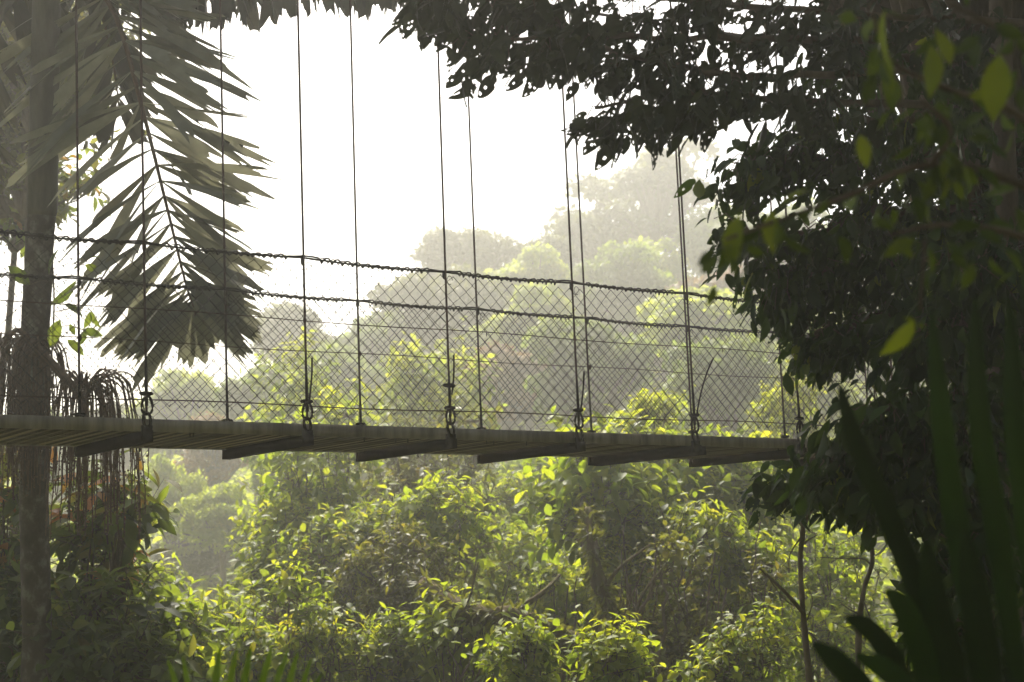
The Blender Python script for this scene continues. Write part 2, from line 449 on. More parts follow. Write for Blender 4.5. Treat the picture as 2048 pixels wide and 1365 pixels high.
def far_tree_kind(key, seed, nblob, nleaf, leaf, mat, bark='pale_bark', sparse=0.0, flat=1.0):
    me, mb = far_crown(seed, nblob, nleaf, leaf, sparse, flat)
    me.materials.append(M[mat]); me.shade_smooth()
    tm = raw_mesh('trunk', np.concatenate(mb.v), mb.l, mb.c); tm.materials.append(M[bark]); tm.shade_smooth()
    FAR[key] = (me, tm)
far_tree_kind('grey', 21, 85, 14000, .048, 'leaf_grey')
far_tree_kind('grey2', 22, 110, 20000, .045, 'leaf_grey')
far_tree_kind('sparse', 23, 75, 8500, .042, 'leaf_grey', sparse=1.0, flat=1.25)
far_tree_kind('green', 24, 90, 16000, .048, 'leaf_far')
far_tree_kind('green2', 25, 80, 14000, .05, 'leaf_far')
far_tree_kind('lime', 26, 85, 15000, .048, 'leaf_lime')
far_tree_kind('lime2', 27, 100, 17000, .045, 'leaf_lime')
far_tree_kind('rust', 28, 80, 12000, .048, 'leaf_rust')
def far_tree(kind, px, ptop, d, wpx, hpx, label, rot, cat='tree'):
    """crown spans wpx x hpx pixels with its top at ptop, d metres away; trunk reaches the ground"""
    me, tm = FAR[kind]; d = d if d < 66 else 66 + (d - 66) * .55
    rx = wpx / 2 / F * d * 1.1; rz = hpx / 2 / F * d / .72 * 1.12
    c = P(px, ptop + hpx / 2, d)
    z0 = float(zg(c[0], c[1]))
    root = empty('tree', (c[0], c[1], z0), label, cat, 'trees on the far hillside')
    o = bpy.data.objects.new('crown', me); COL.objects.link(o); o.parent = root
    o.location = (0, 0, float(c[2] - z0)); o.scale = (rx, rx, rz); o.rotation_euler = (0, 0, rot)
    t = bpy.data.objects.new('trunk', tm); COL.objects.link(t); t.parent = root
    t.location = (0, 0, float(c[2] - z0)); t.scale = (rx, rx, max(rz, (c[2] - z0) / 1.6)); t.rotation_euler = (0, 0, rot)
    return root
FT = [
 ('sparse', 1300, 268, 96, 400, 260, 'tallest hazy tree with open spreading crown on the hill crest', .3),
 ('green', 1420, 420, 89, 260, 230, 'hazy green tree just right of and below the tallest crest tree'),
 ('grey', 1190, 420, 91, 210, 190, 'pale hazy tree at the left foot of the tallest crest tree'),
 ('green2', 1580, 430, 85, 260, 220, 'faint tree high on the hill behind the dark hanging leaves'),
 ('grey2', 925, 447, 81, 270, 170, 'grey hazy tree with rounded flat top against white sky'),
 ('lime', 1060, 506, 74, 230, 170, 'pale yellow green crown right of the grey flat topped tree'),
 ('grey', 1110, 470, 84, 180, 140, 'small hazy crown in the dip of the far ridge'),
 ('grey2', 830, 530, 67, 330, 330, 'big dark grey dome shaped tree behind the bridge mesh'),
 ('grey', 565, 600, 76, 240, 170, 'lone grey hazy tree low on the left skyline beside the palm leaf'),
 ('lime2', 1390, 566, 58, 360, 210, 'broad yellow green crown behind the right half of the top rail'),
 ('rust', 1450, 535, 67, 230, 150, 'orange tinged tree crown just above the top rail'),
 ('green', 1240, 500, 75, 240, 190, 'mid green hazy crown between two tall suspender cables'),
 ('lime', 1060, 586, 61, 230, 190, 'light green crown beside the dome shaped grey tree'),
 ('green2', 1190, 650, 50, 290, 220, 'dull green crown behind the middle of the bridge mesh'),
 ('green', 1460, 690, 47, 300, 240, 'wide green crown behind the right part of the lower mesh'),
 ('lime2', 1640, 640, 54, 260, 260, 'green crown glimpsed through mesh at the dark tree edge'),
 ('rust', 1010, 690, 56, 260, 190, 'dusty reddish crown low behind the central mesh'),
 ('green', 700, 700, 58, 260, 220, 'hazy green crown at the foot of the dome shaped tree'),
 ('lime2', 370, 730, 61, 230, 200, 'pale crown under the tip of the drooping palm leaf'),
 ('green2', 520, 740, 54, 240, 200, 'soft green crown right of the pale crown under the palm leaf'),
 ('rust', 420, 830, 50, 230, 160, 'brownish hazy crown just above the deck at left'),
 ('grey', 230, 800, 66, 240, 200, 'grey hazy crown behind the hanging fruit strands'),
 ('lime', 335, 928, 46, 150, 190, 'rounded pale lime crown under the deck, left one of a pair'),
 ('lime2', 450, 962, 43, 190, 150, 'rounded pale lime crown under the deck, right one of a pair'),
 ('green', 560, 890, 45, 180, 180, 'hazy crown just under the deck above the shrubs'),
 ('green2', 1080, 905, 42, 200, 190, 'hazy green crown under the deck between two shrub masses'),
 ('grey2', 380, 1070, 47, 260, 120, 'dim shaded thicket below the pair of lime crowns'),
 ('green', 60, 830, 60, 260, 220, 'hazy green crown behind the palm trunk under the deck'),
 ('lime', 1640, 1010, 40, 240, 170, 'bright hazy crown behind the bare forked sapling'),
 ('green2', 860, 800, 46, 300, 160, 'green crown low behind mesh above the central deck edge'),
 ('lime2', 1330, 790, 44, 260, 170, 'yellowish crown low behind mesh near the right deck edge'),
 ('grey', 650, 690, 75, 190, 170, 'small grey crown filling the notch left of the dome shaped tree'),
 ('green', 1340, 560, 72, 240, 200, 'green crown between the orange tinged crown and the mid green hazy crown'),
 ('green2', 740, 640, 66, 200, 220, 'dull green crown in front of the left foot of the dome shaped tree'),
 ('lime', 1290, 500, 84, 240, 220, 'pale yellow green crown directly under the tallest crest tree'),
 ('green', 1170, 545, 76, 260, 220, 'mid green crown below the pale hazy tree at the crest foot'),
 ('green2', 1500, 450, 88, 260, 240, 'hazy green crown low right of the tallest crest tree beside the dark leaves'),
 ('green', 960, 560, 80, 260, 200, 'green crown between the dome shaped tree and the flat topped grey tree'),
 ('green', 1760, 480, 71, 300, 260, 'hazy crown almost hidden behind the dark right hand foliage'),
]
for i, t in enumerate(FT):
    kind, px, pt, d, w, h, lab = t[:7]
    far_tree(kind, px, pt, d, w, h, lab, t[7] if len(t) > 7 else (i * 1.7) % 6.28)

# ---------------- shrubs and small trees in the gully (18 - 40 m)
def gully(name, label, px, py, d, rpx, nclus, per, size, mat, seed, tm=(T_OVAL, T_WIDE, T_LONG), asp=1.0, extra=(), **kw):
    c = P(px, py, d); rr = rpx / F * d
    ells = [(c, (rr, rr * .9, rr * asp))]
    for ex, ey, ed, er in extra:
        q = er / F * (d + ed); ells.append((P(ex, ey, d + ed), (q, q * .9, q * asp)))
    b = V(c[0], c[1], 0); b[2] = zg(b[0], b[1])
    return shrub(name, label, 'shrub' if name == 'shrub' else 'tree', b, ells, nclus, per, size, M and mat, seed, tm, **kw)
GL = [
 ('shrub', 'leafy yellow green shrub right under the deck, left of centre', 640, 985, 22, 125, 150, 7, .27, 'leaf_bright', 101, dict(extra=((570, 1060, .6, 90),))),
 ('tree', 'brown leaved tree with tangled branches touching the deck underside', 850, 990, 23, 150, 170, 7, .24, 'leaf_brown', 102, dict(extra=((930, 1060, -.4, 95), (800, 930, 1, 90)), bark='moss_bark', stem_r=.07)),
 ('shrub', 'yellow green shrub with bright tips in front of the brown leaved tree', 830, 1075, 20.5, 110, 120, 7, .26, 'leaf_bright', 103, {}),
 ('shrub', 'spreading shrub with big leaves beside the open pale slope', 565, 1160, 21, 100, 110, 8, .27, 'leaf_mid', 104, dict()),
 ('shrub', 'bushy shrub with a few yellow and rust leaves left of centre', 670, 1160, 20, 120, 130, 7, .24, 'leaf_mid', 105, dict(patch=.12)),
 ('shrub', 'bright lime shrub on the left edge of the gully thicket', 440, 1290, 17.5, 95, 120, 7, .22, 'leaf_bright', 106, dict(extra=((350, 1310, .5, 70),))),
 ('shrub', 'dark shaded shrub with glossy narrow leaves low at centre', 800, 1200, 19, 130, 160, 8, .2, 'leaf_brown', 107, dict(tm=(T_LONG, T_OVAL))),
 ('shrub', 'shrub with dull green leaves at bottom left of centre', 600, 1310, 16.5, 125, 150, 7, .22, 'leaf_mid', 108, dict(extra=((490, 1340, .3, 85),), patch=.08)),
 ('shrub', 'small sunlit shrub with broad lime leaves at bottom centre', 905, 1300, 16.5, 75, 70, 8, .24, 'leaf_bright', 109, dict(tint=(.1, .6), extra=((830, 1330, .6, 60), (980, 1330, .4, 55)))),
 ('shrub', 'low lime bush at the bottom edge right of centre', 1060, 1350, 15, 75, 60, 8, .2, 'leaf_bright', 110, {}),
 ('shrub', 'dim leafy shrub under the fallen mossy trunk', 760, 1340, 17, 100, 110, 7, .2, 'leaf_mid', 111, {}),
 ('tree', 'young tree with large drooping bright leaves right of centre under the deck', 1190, 1010, 20, 115, 100, 8, .31, 'leaf_bright', 112, dict(extra=((1130, 1000, .3, 60), (1260, 1000, .4, 80)), stem_r=.05, tm=(T_WIDE, T_OVAL))),
 ('tree', 'leafy tree with pale undersides below the right deck end', 1370, 985, 21, 130, 130, 7, .28, 'leaf_mid', 113, dict(extra=((1470, 990, .5, 95),), stem_r=.05)),
 ('shrub', 'dense mid green shrub in the middle of the right thicket', 1320, 1120, 19.5, 125, 150, 7, .23, 'leaf_mid', 114, {}),
 ('shrub', 'overhanging layered shrub left of the bare forked sapling', 1480, 1120, 18.5, 110, 130, 8, .24, 'leaf_mid', 115, dict(droop=.6)),
 ('shrub', 'dusky shrub with thin stems below the overhanging layered shrub', 1430, 1250, 17.5, 130, 140, 7, .2, 'leaf_brown', 116, dict(extra=((1330, 1290, .2, 90),))),
 ('shrub', 'sparse shrub among tangled stems left of the leaning trunk', 1160, 1190, 21, 105, 80, 7, .22, 'leaf_mid', 117, {}),
 ('shrub', 'low yellow and orange leaved shrub at the bottom right edge', 1240, 1345, 14.5, 70, 55, 7, .2, 'leaf_bright', 118, dict(tint=(.2, .7), patch=.15)),
 ('shrub', 'thin leaved shrub at the bottom below the dusky shrub', 1470, 1345, 15, 110, 110, 7, .18, 'leaf_mid', 119, {}),
 ('shrub', 'light green shrub behind the second bare stem', 1690, 1190, 20, 110, 100, 7, .24, 'leaf_bright', 120, dict(extra=((1640, 1290, -1, 90),))),
 ('shrub', 'hazy yellow green shrub behind mesh at the left suspenders', 640, 800, 33, 120, 110, 7, .36, 'leaf_bright', 121, dict(extra=((560, 850, .5, 80),))),
 ('shrub', 'hazy yellow leaved shrub behind mesh at the bridge middle', 900, 790, 35, 125, 110, 7, .36, 'leaf_bright', 122, dict(extra=((800, 770, .5, 90),), tint=(.2, .9))),
 ('shrub', 'rounded lime shrub rising behind the right deck edge', 1300, 862, 24, 52, 50, 7, .22, 'leaf_bright', 123, dict(tint=(.4, .9))),
 ('shrub', 'wispy shrub with dry yellowish leaves behind mesh at far right', 1590, 800, 28, 75, 60, 7, .22, 'leaf_bright', 124, dict(tint=(.5, 1.))),
 ('shrub', 'hazy lit shrub filling the gap above the fallen mossy trunk', 1010, 1150, 24, 120, 110, 7, .27, 'leaf_bright', 151, {}),
 ('shrub', 'pale green shrub between the brown leaved tree and the drooping young tree', 1040, 1010, 27, 110, 90, 7, .3, 'leaf_bright', 152, {}),
 ('shrub', 'lit shrub behind the tangle of upright stems', 1260, 1230, 23, 120, 110, 7, .25, 'leaf_bright', 153, {}),
 ('shrub', 'lit shrub behind the dead side branch of the sapling', 1500, 1180, 23, 130, 110, 7, .25, 'leaf_bright', 154, {}),
 ('shrub', 'soft green shrub behind the rust leaved bushes left of centre', 740, 1110, 25, 130, 110, 7, .28, 'leaf_bright', 155, {}),
 ('shrub', 'lit shrub above the bottom edge between lime bush and fallen trunk', 1120, 1280, 21, 100, 80, 7, .23, 'leaf_bright', 156, {}),
 ('shrub', 'lit bush in front of the pair of lime crowns', 330, 1250, 22, 80, 70, 7, .25, 'leaf_bright', 157, {}),
]
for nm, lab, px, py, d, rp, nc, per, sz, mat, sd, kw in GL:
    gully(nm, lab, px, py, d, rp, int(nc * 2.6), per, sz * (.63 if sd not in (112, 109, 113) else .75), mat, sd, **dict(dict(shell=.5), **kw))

# mossy leaning and fallen trunks
def px_path(pts):
    return np.array([P(*p) for p in pts])
def smooth_path(pts, n=24):
    pts = np.asarray(pts, float); k = len(pts)
    t = np.linspace(0, k - 1, n); out = []
    for u in t:
        i = min(int(u), k - 2); f = u - i
        p0, p1, p2, p3 = pts[max(i - 1, 0)], pts[i], pts[i + 1], pts[min(i + 2, k - 1)]
        out.append(.5 * ((2 * p1) + (-p0 + p2) * f + (2 * p0 - 5 * p1 + 4 * p2 - p3) * f ** 2 + (-p0 + 3 * p1 - 3 * p2 + p3) * f ** 3))
    return np.array(out)
def trunk_thing(name, label, cat, pts, r0_, r1_, mat, seed, branches=(), moss=0, mossmat='leaf_brown'):
    r = np.random.default_rng(seed)
    p = smooth_path(px_path(pts), 26)
    base = p[np.argmin(p[:, 2])]
    root = empty(name, base, label, cat)
    mb = MB(); rad = np.linspace(r0_, r1_, len(p)) * (1 + r.normal(0, .1, len(p)))
    mb.tube(p, rad, 9)
    mb.build('trunk', M[mat], root)
    if branches:
        bb = MB(); 
        for b, ra, rb in branches: bb.tube(smooth_path(px_path(b), 12), np.linspace(ra, rb, 12), 6)
        bb.build('branches', M[mat], root)
    if moss:
        i = r.integers(0, len(p), moss); d = rand_dir(moss, r)
        leaf_object('moss', [(T_LONG, p[i] + d * rad[i][:, None], nrm(d + V(0, 0, -.6)), rand_dir(moss, r), r.uniform(.05, .16, moss), r.uniform(0, .6, moss))], M[mossmat], root)
    return root
trunk_thing('leaning_trunk', 'mossy trunk leaning right through the thicket right of centre', 'tree',
            [(1310, 1400, 16.6), (1262, 1290, 16.7), (1205, 1190, 16.8), (1185, 1090, 17), (1175, 1020, 17.4)], .11, .05, 'moss_bark', 131,
            [([(1205, 1190, 16.8), (1235, 1140, 16.8), (1300, 1090, 17)], .035, .01), ([(1262, 1290, 16.7), (1280, 1200, 16.8), (1330, 1130, 17)], .03, .01)], 700)
trunk_thing('fallen_trunk', 'dark mossy fallen trunk sloping down across the gully centre', 'fallen trunk',
            [(1200, 1330, 15.6), (1100, 1268, 15.8), (1010, 1235, 16), (930, 1225, 16.4), (850, 1170, 17.2)], .15, .09, 'moss_bark', 132,
            [([(1010, 1235, 16), (1080, 1190, 16.2), (1120, 1150, 16.6)], .04, .012)], 1100)
def stem_cluster(label, spots, seed):
    r = np.random.default_rng(seed)
    c = P(*spots[0][:3])
    root = empty('dead_shrub', (c[0], c[1], zg(c[0], c[1])), label, 'bare shrub')
    for (x, y, d, x2, y2, rr) in spots:
        mb = MB(); limb(mb, P(x, y, d), P(x2, y2, d + r.uniform(-.3, .3)), rr, rr * .4, r, 9, .22)
        mb.build('stem', M['bark'], root)
rs = np.random.default_rng(140)
stem_cluster('tangle of thin dark upright stems in the right thicket', [(float(x), 1390, 17 + rs.uniform(-1, 3), float(x + rs.uniform(-60, 60)), float(rs.uniform(1000, 1180)), rs.uniform(.012, .03)) for x in rs.uniform(1200, 1520, 26)], 141)
stem_cluster('tangle of thin stems and roots below the fallen trunk', [(float(x), 1390, 16.5 + rs.uniform(-1, 2), float(x + rs.uniform(-90, 90)), float(rs.uniform(1120, 1280)), rs.uniform(.01, .022)) for x in rs.uniform(900, 1220, 24)], 142)

# ------------------------------------------------------------------ the hanging bridge
hpx = lambda x: 343 * (5920 - x) / 5030
BA = P(290, 862, F * 1.1 / hpx(290)); BB = P(1580, 896, F * 1.1 / hpx(1580))
U = nrm(BB - BA); Wv = nrm(V(-U[1], U[0], 0)); UP = V(0, 0, 1)
WID, DS = 1.2, 1.005
def BP(s, w, h): return BA + U * s + Wv * w + UP * h
S0, S1 = -6.5, 13.5
bridge = empty('hanging_bridge', BP(2, .6, 0), 'narrow hanging footbridge with chain link sides crossing above the gully', 'footbridge')
mb = MB(); rb0 = np.random.default_rng(3)
s = S0
while s < S1:
    mb.box(BP(s, WID / 2, .022), U * (.0105 + rb0.uniform(-.0015, .0015)), Wv * (WID / 2 - .012), UP * (.022 + rb0.uniform(-.004, 0))); s += .04
deck = mb.build('deck', M['slat'], bridge, smooth=False)
nf = len(deck.data.polygons); ns_ = nf // 6 + 1
tv = rb0.uniform(.35, 1, ns_) * np.where(np.arange(ns_) % 2 == 0, 1, .25)  # random slat tone; alternate slats coloured darker to stand for shaded gaps
deck.data.attributes.new('tint', 'FLOAT', 'FACE').data.foreach_set('value', np.repeat(tv, 6)[:nf].astype(np.float32))
mb = MB(); mb.box(BP((S0 + S1) / 2, WID / 2, .054), U * (S1 - S0) / 2, Wv * (WID / 2 - .014), UP * .007); mb.build('floor_plate', M['steel'], bridge, smooth=False)  # assumed floor, added as a dark sheet so the slat gaps look shadowed
for w in (-.004, WID + .004):
    mb = MB(); s = S0
    while s < S1 - .1:
        e = min(s + 2.01, S1); c = (s + e) / 2
        mb.box(BP(c, w, .031), U * ((e - s) / 2 - .002), Wv * .012, UP * .036); s = e
    mb.build('edge_board', M['board'], bridge, smooth=False)
rb_ = np.random.default_rng(5)
for s in rb_.uniform(0, 6, 26):
    w = -.004 if rb_.uniform() < .5 else WID - .01
    mb = MB(); mb.tube([BP(s, w + .01, .0), BP(s + .001, w + .01, -.03)], .004, 5); mb.build('nail', M['steel'], bridge)
for i in range(-6, 14):
    mb = MB()
    mb.box(BP(DS * i, WID / 2 + .0, -.034), U * .028, Wv * (WID / 2 + .06), UP * .032)
    if i == 4:
        mb.build('cross_beam', M['steel'], bridge, smooth=False); mb = MB(); mb.box(BP(DS * i + .09, WID / 2 + .05, -.036), U * .03, Wv * (WID / 2 + .05), UP * .03)
    mb.build('cross_beam', M['steel'], bridge, smooth=False)
def hm(s): return 3.6 + .012 * (s - 3) ** 2
LEAN = -.024
def hang(s, w, h, lean=LEAN): return BP(s + lean * h, w, h)
tails = {1: [(0, .0), (.02, .15), (.026, .27)], 2: [(0, .08), (.02, .2), (.026, .34)], 3: [(0, 0), (.03, .15), (.045, .28)], 4: [(0, 0), (.05, .16), (.12, .32), (.19, .43)]}
for side, w in ((0, -.03), (1, WID + .03)):
    for i in range(-6, 14):
        s = DS * i; mb = MB()
        jit = rb_.uniform(-.006, .006)
        mb.tube([hang(s, w, h, LEAN + jit) for h in np.linspace(.1, hm(s), 14)], .0078 if side == 0 else .0082, 6)
        sus = mb.build('suspender_cable', M['cable'], bridge)
        mb = MB()
        mb.tube([hang(s, w - .002, h, LEAN + jit) for h in (.14, .2, .3, .42)], [.0105, .0105, .010, .007], 6)
        if side == 0 and i in tails:
            pts = [hang(s + .012 + a, w - .01, .2 + b) for a, b in tails[i]]
            mb.tube(smooth_path(pts, 10), .0062, 6)
        mb.build('cable_end', M['steel'], sus)
        mb = MB(); ch = .205 + rb_.uniform(-.015, .015)
        mb.blob(hang(s, w, ch), U * .045, Wv * .02, UP * .014, 12, 6)
        mb.tube([hang(s - .02, w - .02, ch), hang(s - .02, w + .02, ch)], .011, 6); mb.tube([hang(s + .02, w - .02, ch), hang(s + .02, w + .02, ch)], .011, 6)
        mb.build('cable_clamp', M['steel'], sus)
        if i == 2 and side == 0:
            mb = MB(); mb.blob(hang(s, w, ch + .145), U * .05, Wv * .022, UP * .015, 12, 6); mb.build('cable_clamp', M['steel'], sus)
        mb = MB()
        a = np.linspace(0, 2 * PI, 18, endpoint=False)
        mb.tube([BP(s + .032 * math.sin(t) * (1 - .25 * math.cos(t)) * (1 if math.cos(t) < .95 else .2), w, .145 - .0 + .055 * math.cos(t)) for t in a], .0075, 6, closed=True)
        mb.tube([BP(s + .022 * math.sin(t), w + .012 * math.cos(t), .06 + .045 * math.cos(t)) for t in a], .009, 6, closed=True)
        mb.box(BP(s, w, -.012), U * .03, Wv * .012, UP * .04)
        mb.build('shackle', M['steel'], sus)
    # main cable overhead
    mb = MB(); ss = np.linspace(S0, S1, 40)
    mb.tube([hang(q, w, hm(q)) for q in ss], .014, 8); mb.build('main_cable', M['cable'], bridge)
    # twisted top rail: a cable wrapped by a thick wire
    wr = -.02 if side == 0 else WID + .02
    def rail_h(q):
        k = q / DS; return 1.088 - .012 * math.sin(PI * (k - math.floor(k))) + .004 * math.sin(q * 2.3)
    ss = np.arange(S0, S1, .011)
    p0 = np.array([hang(q, wr, rail_h(q)) for q in ss])
    mb = MB(); mb.tube(p0, .0065, 6)
    ph = ss / .072 * 2 * PI + .8 * np.sin(ss * 3.1)
    k = ss / DS; near = np.abs(k - np.round(k)) < .11
    amp = np.where(near, .004, .0155) * (1 + .2 * np.sin(ss * 7))
    ph = np.cumsum(np.where(near, .25, 1.0) * .011 / .072 * 2 * PI) + .5 * np.sin(ss * 4.3)
    hel = p0 + amp[:, None] * (np.cos(ph)[:, None] * Wv + np.sin(ph)[:, None] * UP) + np.where(near, .009, 0)[:, None] * UP
    mb.tube(hel, .006, 5)
    hel2 = p0 + amp[:, None] * .8 * (np.cos(ph + 2.6)[:, None] * Wv + np.sin(ph + 2.6)[:, None] * UP)
    mb.tube(hel2, .0036, 4)
    for i in range(-6, 14):
        mb.blob(hang(DS * i, wr, rail_h(DS * i) - .02), U * .014, Wv * .016, UP * .03, 8, 6)
        q0 = DS * i + .05
        mb.tube([hang(DS * i + .02 + .02 * math.cos(t) + .02, wr, rail_h(q0) - .05 + .028 * math.sin(t)) for t in np.linspace(0, 5.2, 12)], .0025, 4)
    mb.build('hand_rail', M['wire'], bridge)
    # straight guide wires
    for h, rr in ((.70, .0032), (.175, .004)):
        ss = np.linspace(S0, S1, 60)
        mb = MB(); mb.tube([BP(q, wr - .006 + .0, h + .006 * math.sin(q * 3.1 + h)) for q in ss], rr, 5)
        for i in range(-6, 14):
            if h > .5 and (i + side) % 2 == 1: mb.blob(hang(DS * i, wr - .01, h), U * .012, Wv * .012, UP * .022, 8, 6)
            elif h > .5: mb.blob(hang(DS * i + .3, wr - .008, h - .01), U * .004, Wv * .004, UP * .014, 6, 4)
        mb.build('guide_wire', M['cable'], bridge)
    # chain link
    a_ = .046; lo = .135 if side == 0 else .10; nj = int((1.075 - lo) / a_)
    mb = MB()
    for kk in range(int((S1 - S0) / a_)):
        pts = []
        for j in range(nj + 1):
            b = (j + kk) % 2
            q = S0 + (kk + b) * a_ + (.0045 if b == 0 else -.0045) * -1
            h = lo + j * a_
            q += .012 * math.sin(h * 5 + q * 1.3 + side * 2) + .006 * math.sin(q * 9)
            h += .008 * math.sin(q * 4.1 + side) + .004 * math.sin(q * 13 + h * 8)
            pts.append(hang(q, wr + (.004 if b else -.004), h, LEAN * .6))
        if side == 0 and kk % 2 == 0: pts.insert(0, pts[0] + U * .012 + UP * .014)
        mb.tube(pts, .0025, 4, cap=False)
    mb.build('chain_link_mesh', M['wire'], bridge)

# ------------------------------------------------------------------ palm at left
def leaflet(r, a, d, up, L, w, nseg=5, droop=.12, jag=.22):
    """wedge shaped ragged palm leaflet: narrow base, broad torn tip; returns verts, quads"""
    y = nrm(d); x = nrm(np.cross(y, up)); z = np.cross(x, y)
    st = [0, .25, .55, .8, 1.0]; wd = [.12, .42, .8, 1, .95]
    v = []; f = []; nc = nseg + 1
    end = 1 + r.uniform(-jag, jag * .2, nc); end[1::2] += .06
    skew = r.uniform(-.25, .25)
    for i, (t, q) in enumerate(zip(st, wd)):
        for c in range(nc):
            k = c / nseg * 2 - 1
            tt = t * (end[c] + skew * k * .4 if i == 4 else 1)
            v.append(a + y * L * tt + x * (k * q * w / 2) + z * (-droop * L * tt * tt + .03 * L * (1 if c % 2 else -1) * q * w / L) + V(0, 0, -droop * .8 * L * tt * tt))
    for i in range(4):
        for c in range(nseg):
            k = i * nc + c; f.append((k, k + 1, k + nc + 1, k + nc))
    return v, f
def frond(parent, pts, seed, nl, nr, lenL, lenR, dirL, dirR, wid, r0_=.03, start=.12, fan=0, dj=.18, vary=.35, tiplen=.55, mat='leaf_palm_dark'):
    """frond: rachis through pixel/depth points; dirL/dirR are photo-space directions (x right, y down, depth) of leaflets"""
    r = np.random.default_rng(seed)
    p = smooth_path(px_path(pts), 40)
    mb = MB(); mb.tube(p, np.linspace(r0_, .006, 40), 7)
    rach = mb.build('rachis', M['strand'], None)
    vs, lp, cn, tt, n = [], [], [], [], 0
    def pic(d): return CM @ V(d[0], -d[1], -d[2])
    for side, cnt, ln, dr in ((-1, nl, lenL, dirL), (1, nr, lenR, dirR)):
        for i in range(cnt):
            t = start + (.12 if fan and side < 0 else 0) + (1 - start - (.12 if fan and side < 0 else 0)) * (i + r.uniform(.1, .9)) / cnt
            q = p[min(39, int(t * 39))]
            tang = nrm(p[min(39, int(t * 39) + 1)] - p[max(0, int(t * 39) - 1)])
            base = np.array(dr[0]) * (1 - t) + np.array(dr[1]) * t
            for rep in range(1 + (r.uniform() < .5)):
                d = nrm(pic(base) + r.normal(0, dj, 3) + (0 if rep == 0 else 1) * (CM @ V(0, -.25, r.choice([-.6, .6]))))
                L = ln * (1 - (1 - tiplen) * max(0, t - .5) * 2) * r.uniform(1 - vary, 1.1)
                up = nrm(r.normal(0, .6, 3) + CM @ V(0, .3, 1) * r.choice([1, .6]))
                v, f = leaflet(r, q, d, up, L, wid * r.uniform(.6, 1.25))
                vs.extend(v); tv = r.uniform(0, 1)
                for ff in f: lp.extend([k + n for k in ff]); cn.append(4); tt.append(tv)
                n += len(v)
    for i in range(fan):
        a = -1 + 2 * i / max(1, fan - 1)
        d = nrm(pic((.75 * a + .08, .75 - .2 * abs(a), r.normal(0, .08))))
        v, f = leaflet(r, p[-1 - int(abs(a) * 5)], d, CM @ V(0, .1, 1), lenL * .36 * r.uniform(.8, 1.1), wid * 1.25, droop=.02, jag=.12)
        vs.extend(v)
        for ff in f: lp.extend([k + n for k in ff]); cn.append(4); tt.append(.4)
        n += len(v)
    me = raw_mesh('frond', np.array(vs), lp, cn, tt)
    o = link_mesh('frond', me, M[mat], parent)
    rach.parent = o
    return o
pb = P(72, 1365, 13.2); pb = V(pb[0], pb[1], zg(pb[0], pb[1]))
palm = empty('palm_tree', pb, 'tall palm trunk with drooping ragged frond and hanging fruit strands at left', 'palm')
low = np.concatenate([[pb], px_path([(72, 1365, 13.2), (72, 1200, 13.2), (68, 1000, 13.2), (68, 860, 13.2), (70, 680, 13.2), (76, 560, 13.2), (80, 470, 13.2), (84, 430, 13.2)])])
lp_ = smooth_path(low, 60)
mb = MB(); mb.tube(lp_, np.linspace(.125, .118, 60) * (1 + .02 * np.sin(np.arange(60) * 1.9)), 16); mb.build('trunk', M['palm_bark'], palm)
mb = MB()
up_ = smooth_path(px_path([(84, 432, 13.2), (87, 300, 13.2), (90, 150, 13.15), (93, 0, 13.1), (96, -120, 13.1)]), 24)
mb.tube(up_, np.concatenate([[.118], np.linspace(.128, .112, 22), [.06]]), 16); mb.build('crown_shaft', M['crownshaft'], palm)
frond(palm, [(98, -120, 13.2), (160, -60, 13.1), (230, 30, 13.0), (285, 220, 12.9), (335, 420, 12.8), (372, 570, 12.75), (388, 615, 12.7)], 201, 46, 74, 1.2, 1.0,
      [(-.9, .38, .28), (-.85, .6, .08)], [(.95, .05, -.05), (.9, .5, 0)], .112, fan=9, start=.14, dj=.12, mat='leaf_palm')
frond(palm, [(100, -130, 13.2), (260, -75, 13.4), (480, -70, 13.6), (680, -80, 13.8), (860, -75, 14)], 202, 26, 34, .5, .52,
      [(.05, .9, .3), (.1, 1, .3)], [(.15, 1, -.2), (.3, .9, -.2)], .17, start=.26, vary=.25, tiplen=.8)
frond(palm, [(90, -120, 13.5), (20, -80, 13.6), (-50, 60, 13.9), (-90, 240, 13.5), (-110, 420, 13.5)], 203, 18, 24, .8, .85,
      [(-.8, .5, .1), (-.5, .8, .1)], [(.5, .8, .3), (.45, .9, .2)], .13, start=.1)
frond(palm, [(98, -120, 13.5), (150, -80, 13.9), (200, 20, 14.2), (225, 120, 14.3), (240, 230, 14.5)], 204, 22, 22, .75, .7,
      [(-.7, .7, .35), (-.5, .9, .3)], [(.7, .6, .1), (.5, .9, .1)], .13, start=.1)
frond(palm, [(98, -125, 13.5), (200, -190, 13.6), (300, -160, 13.7), (370, -100, 13.8), (420, -60, 13.9)], 205, 14, 18, .6, .62,
      [(-.2, .95, .2), (0, 1, .2)], [(.3, .9, -.1), (.4, .85, -.1)], .15, start=.2)
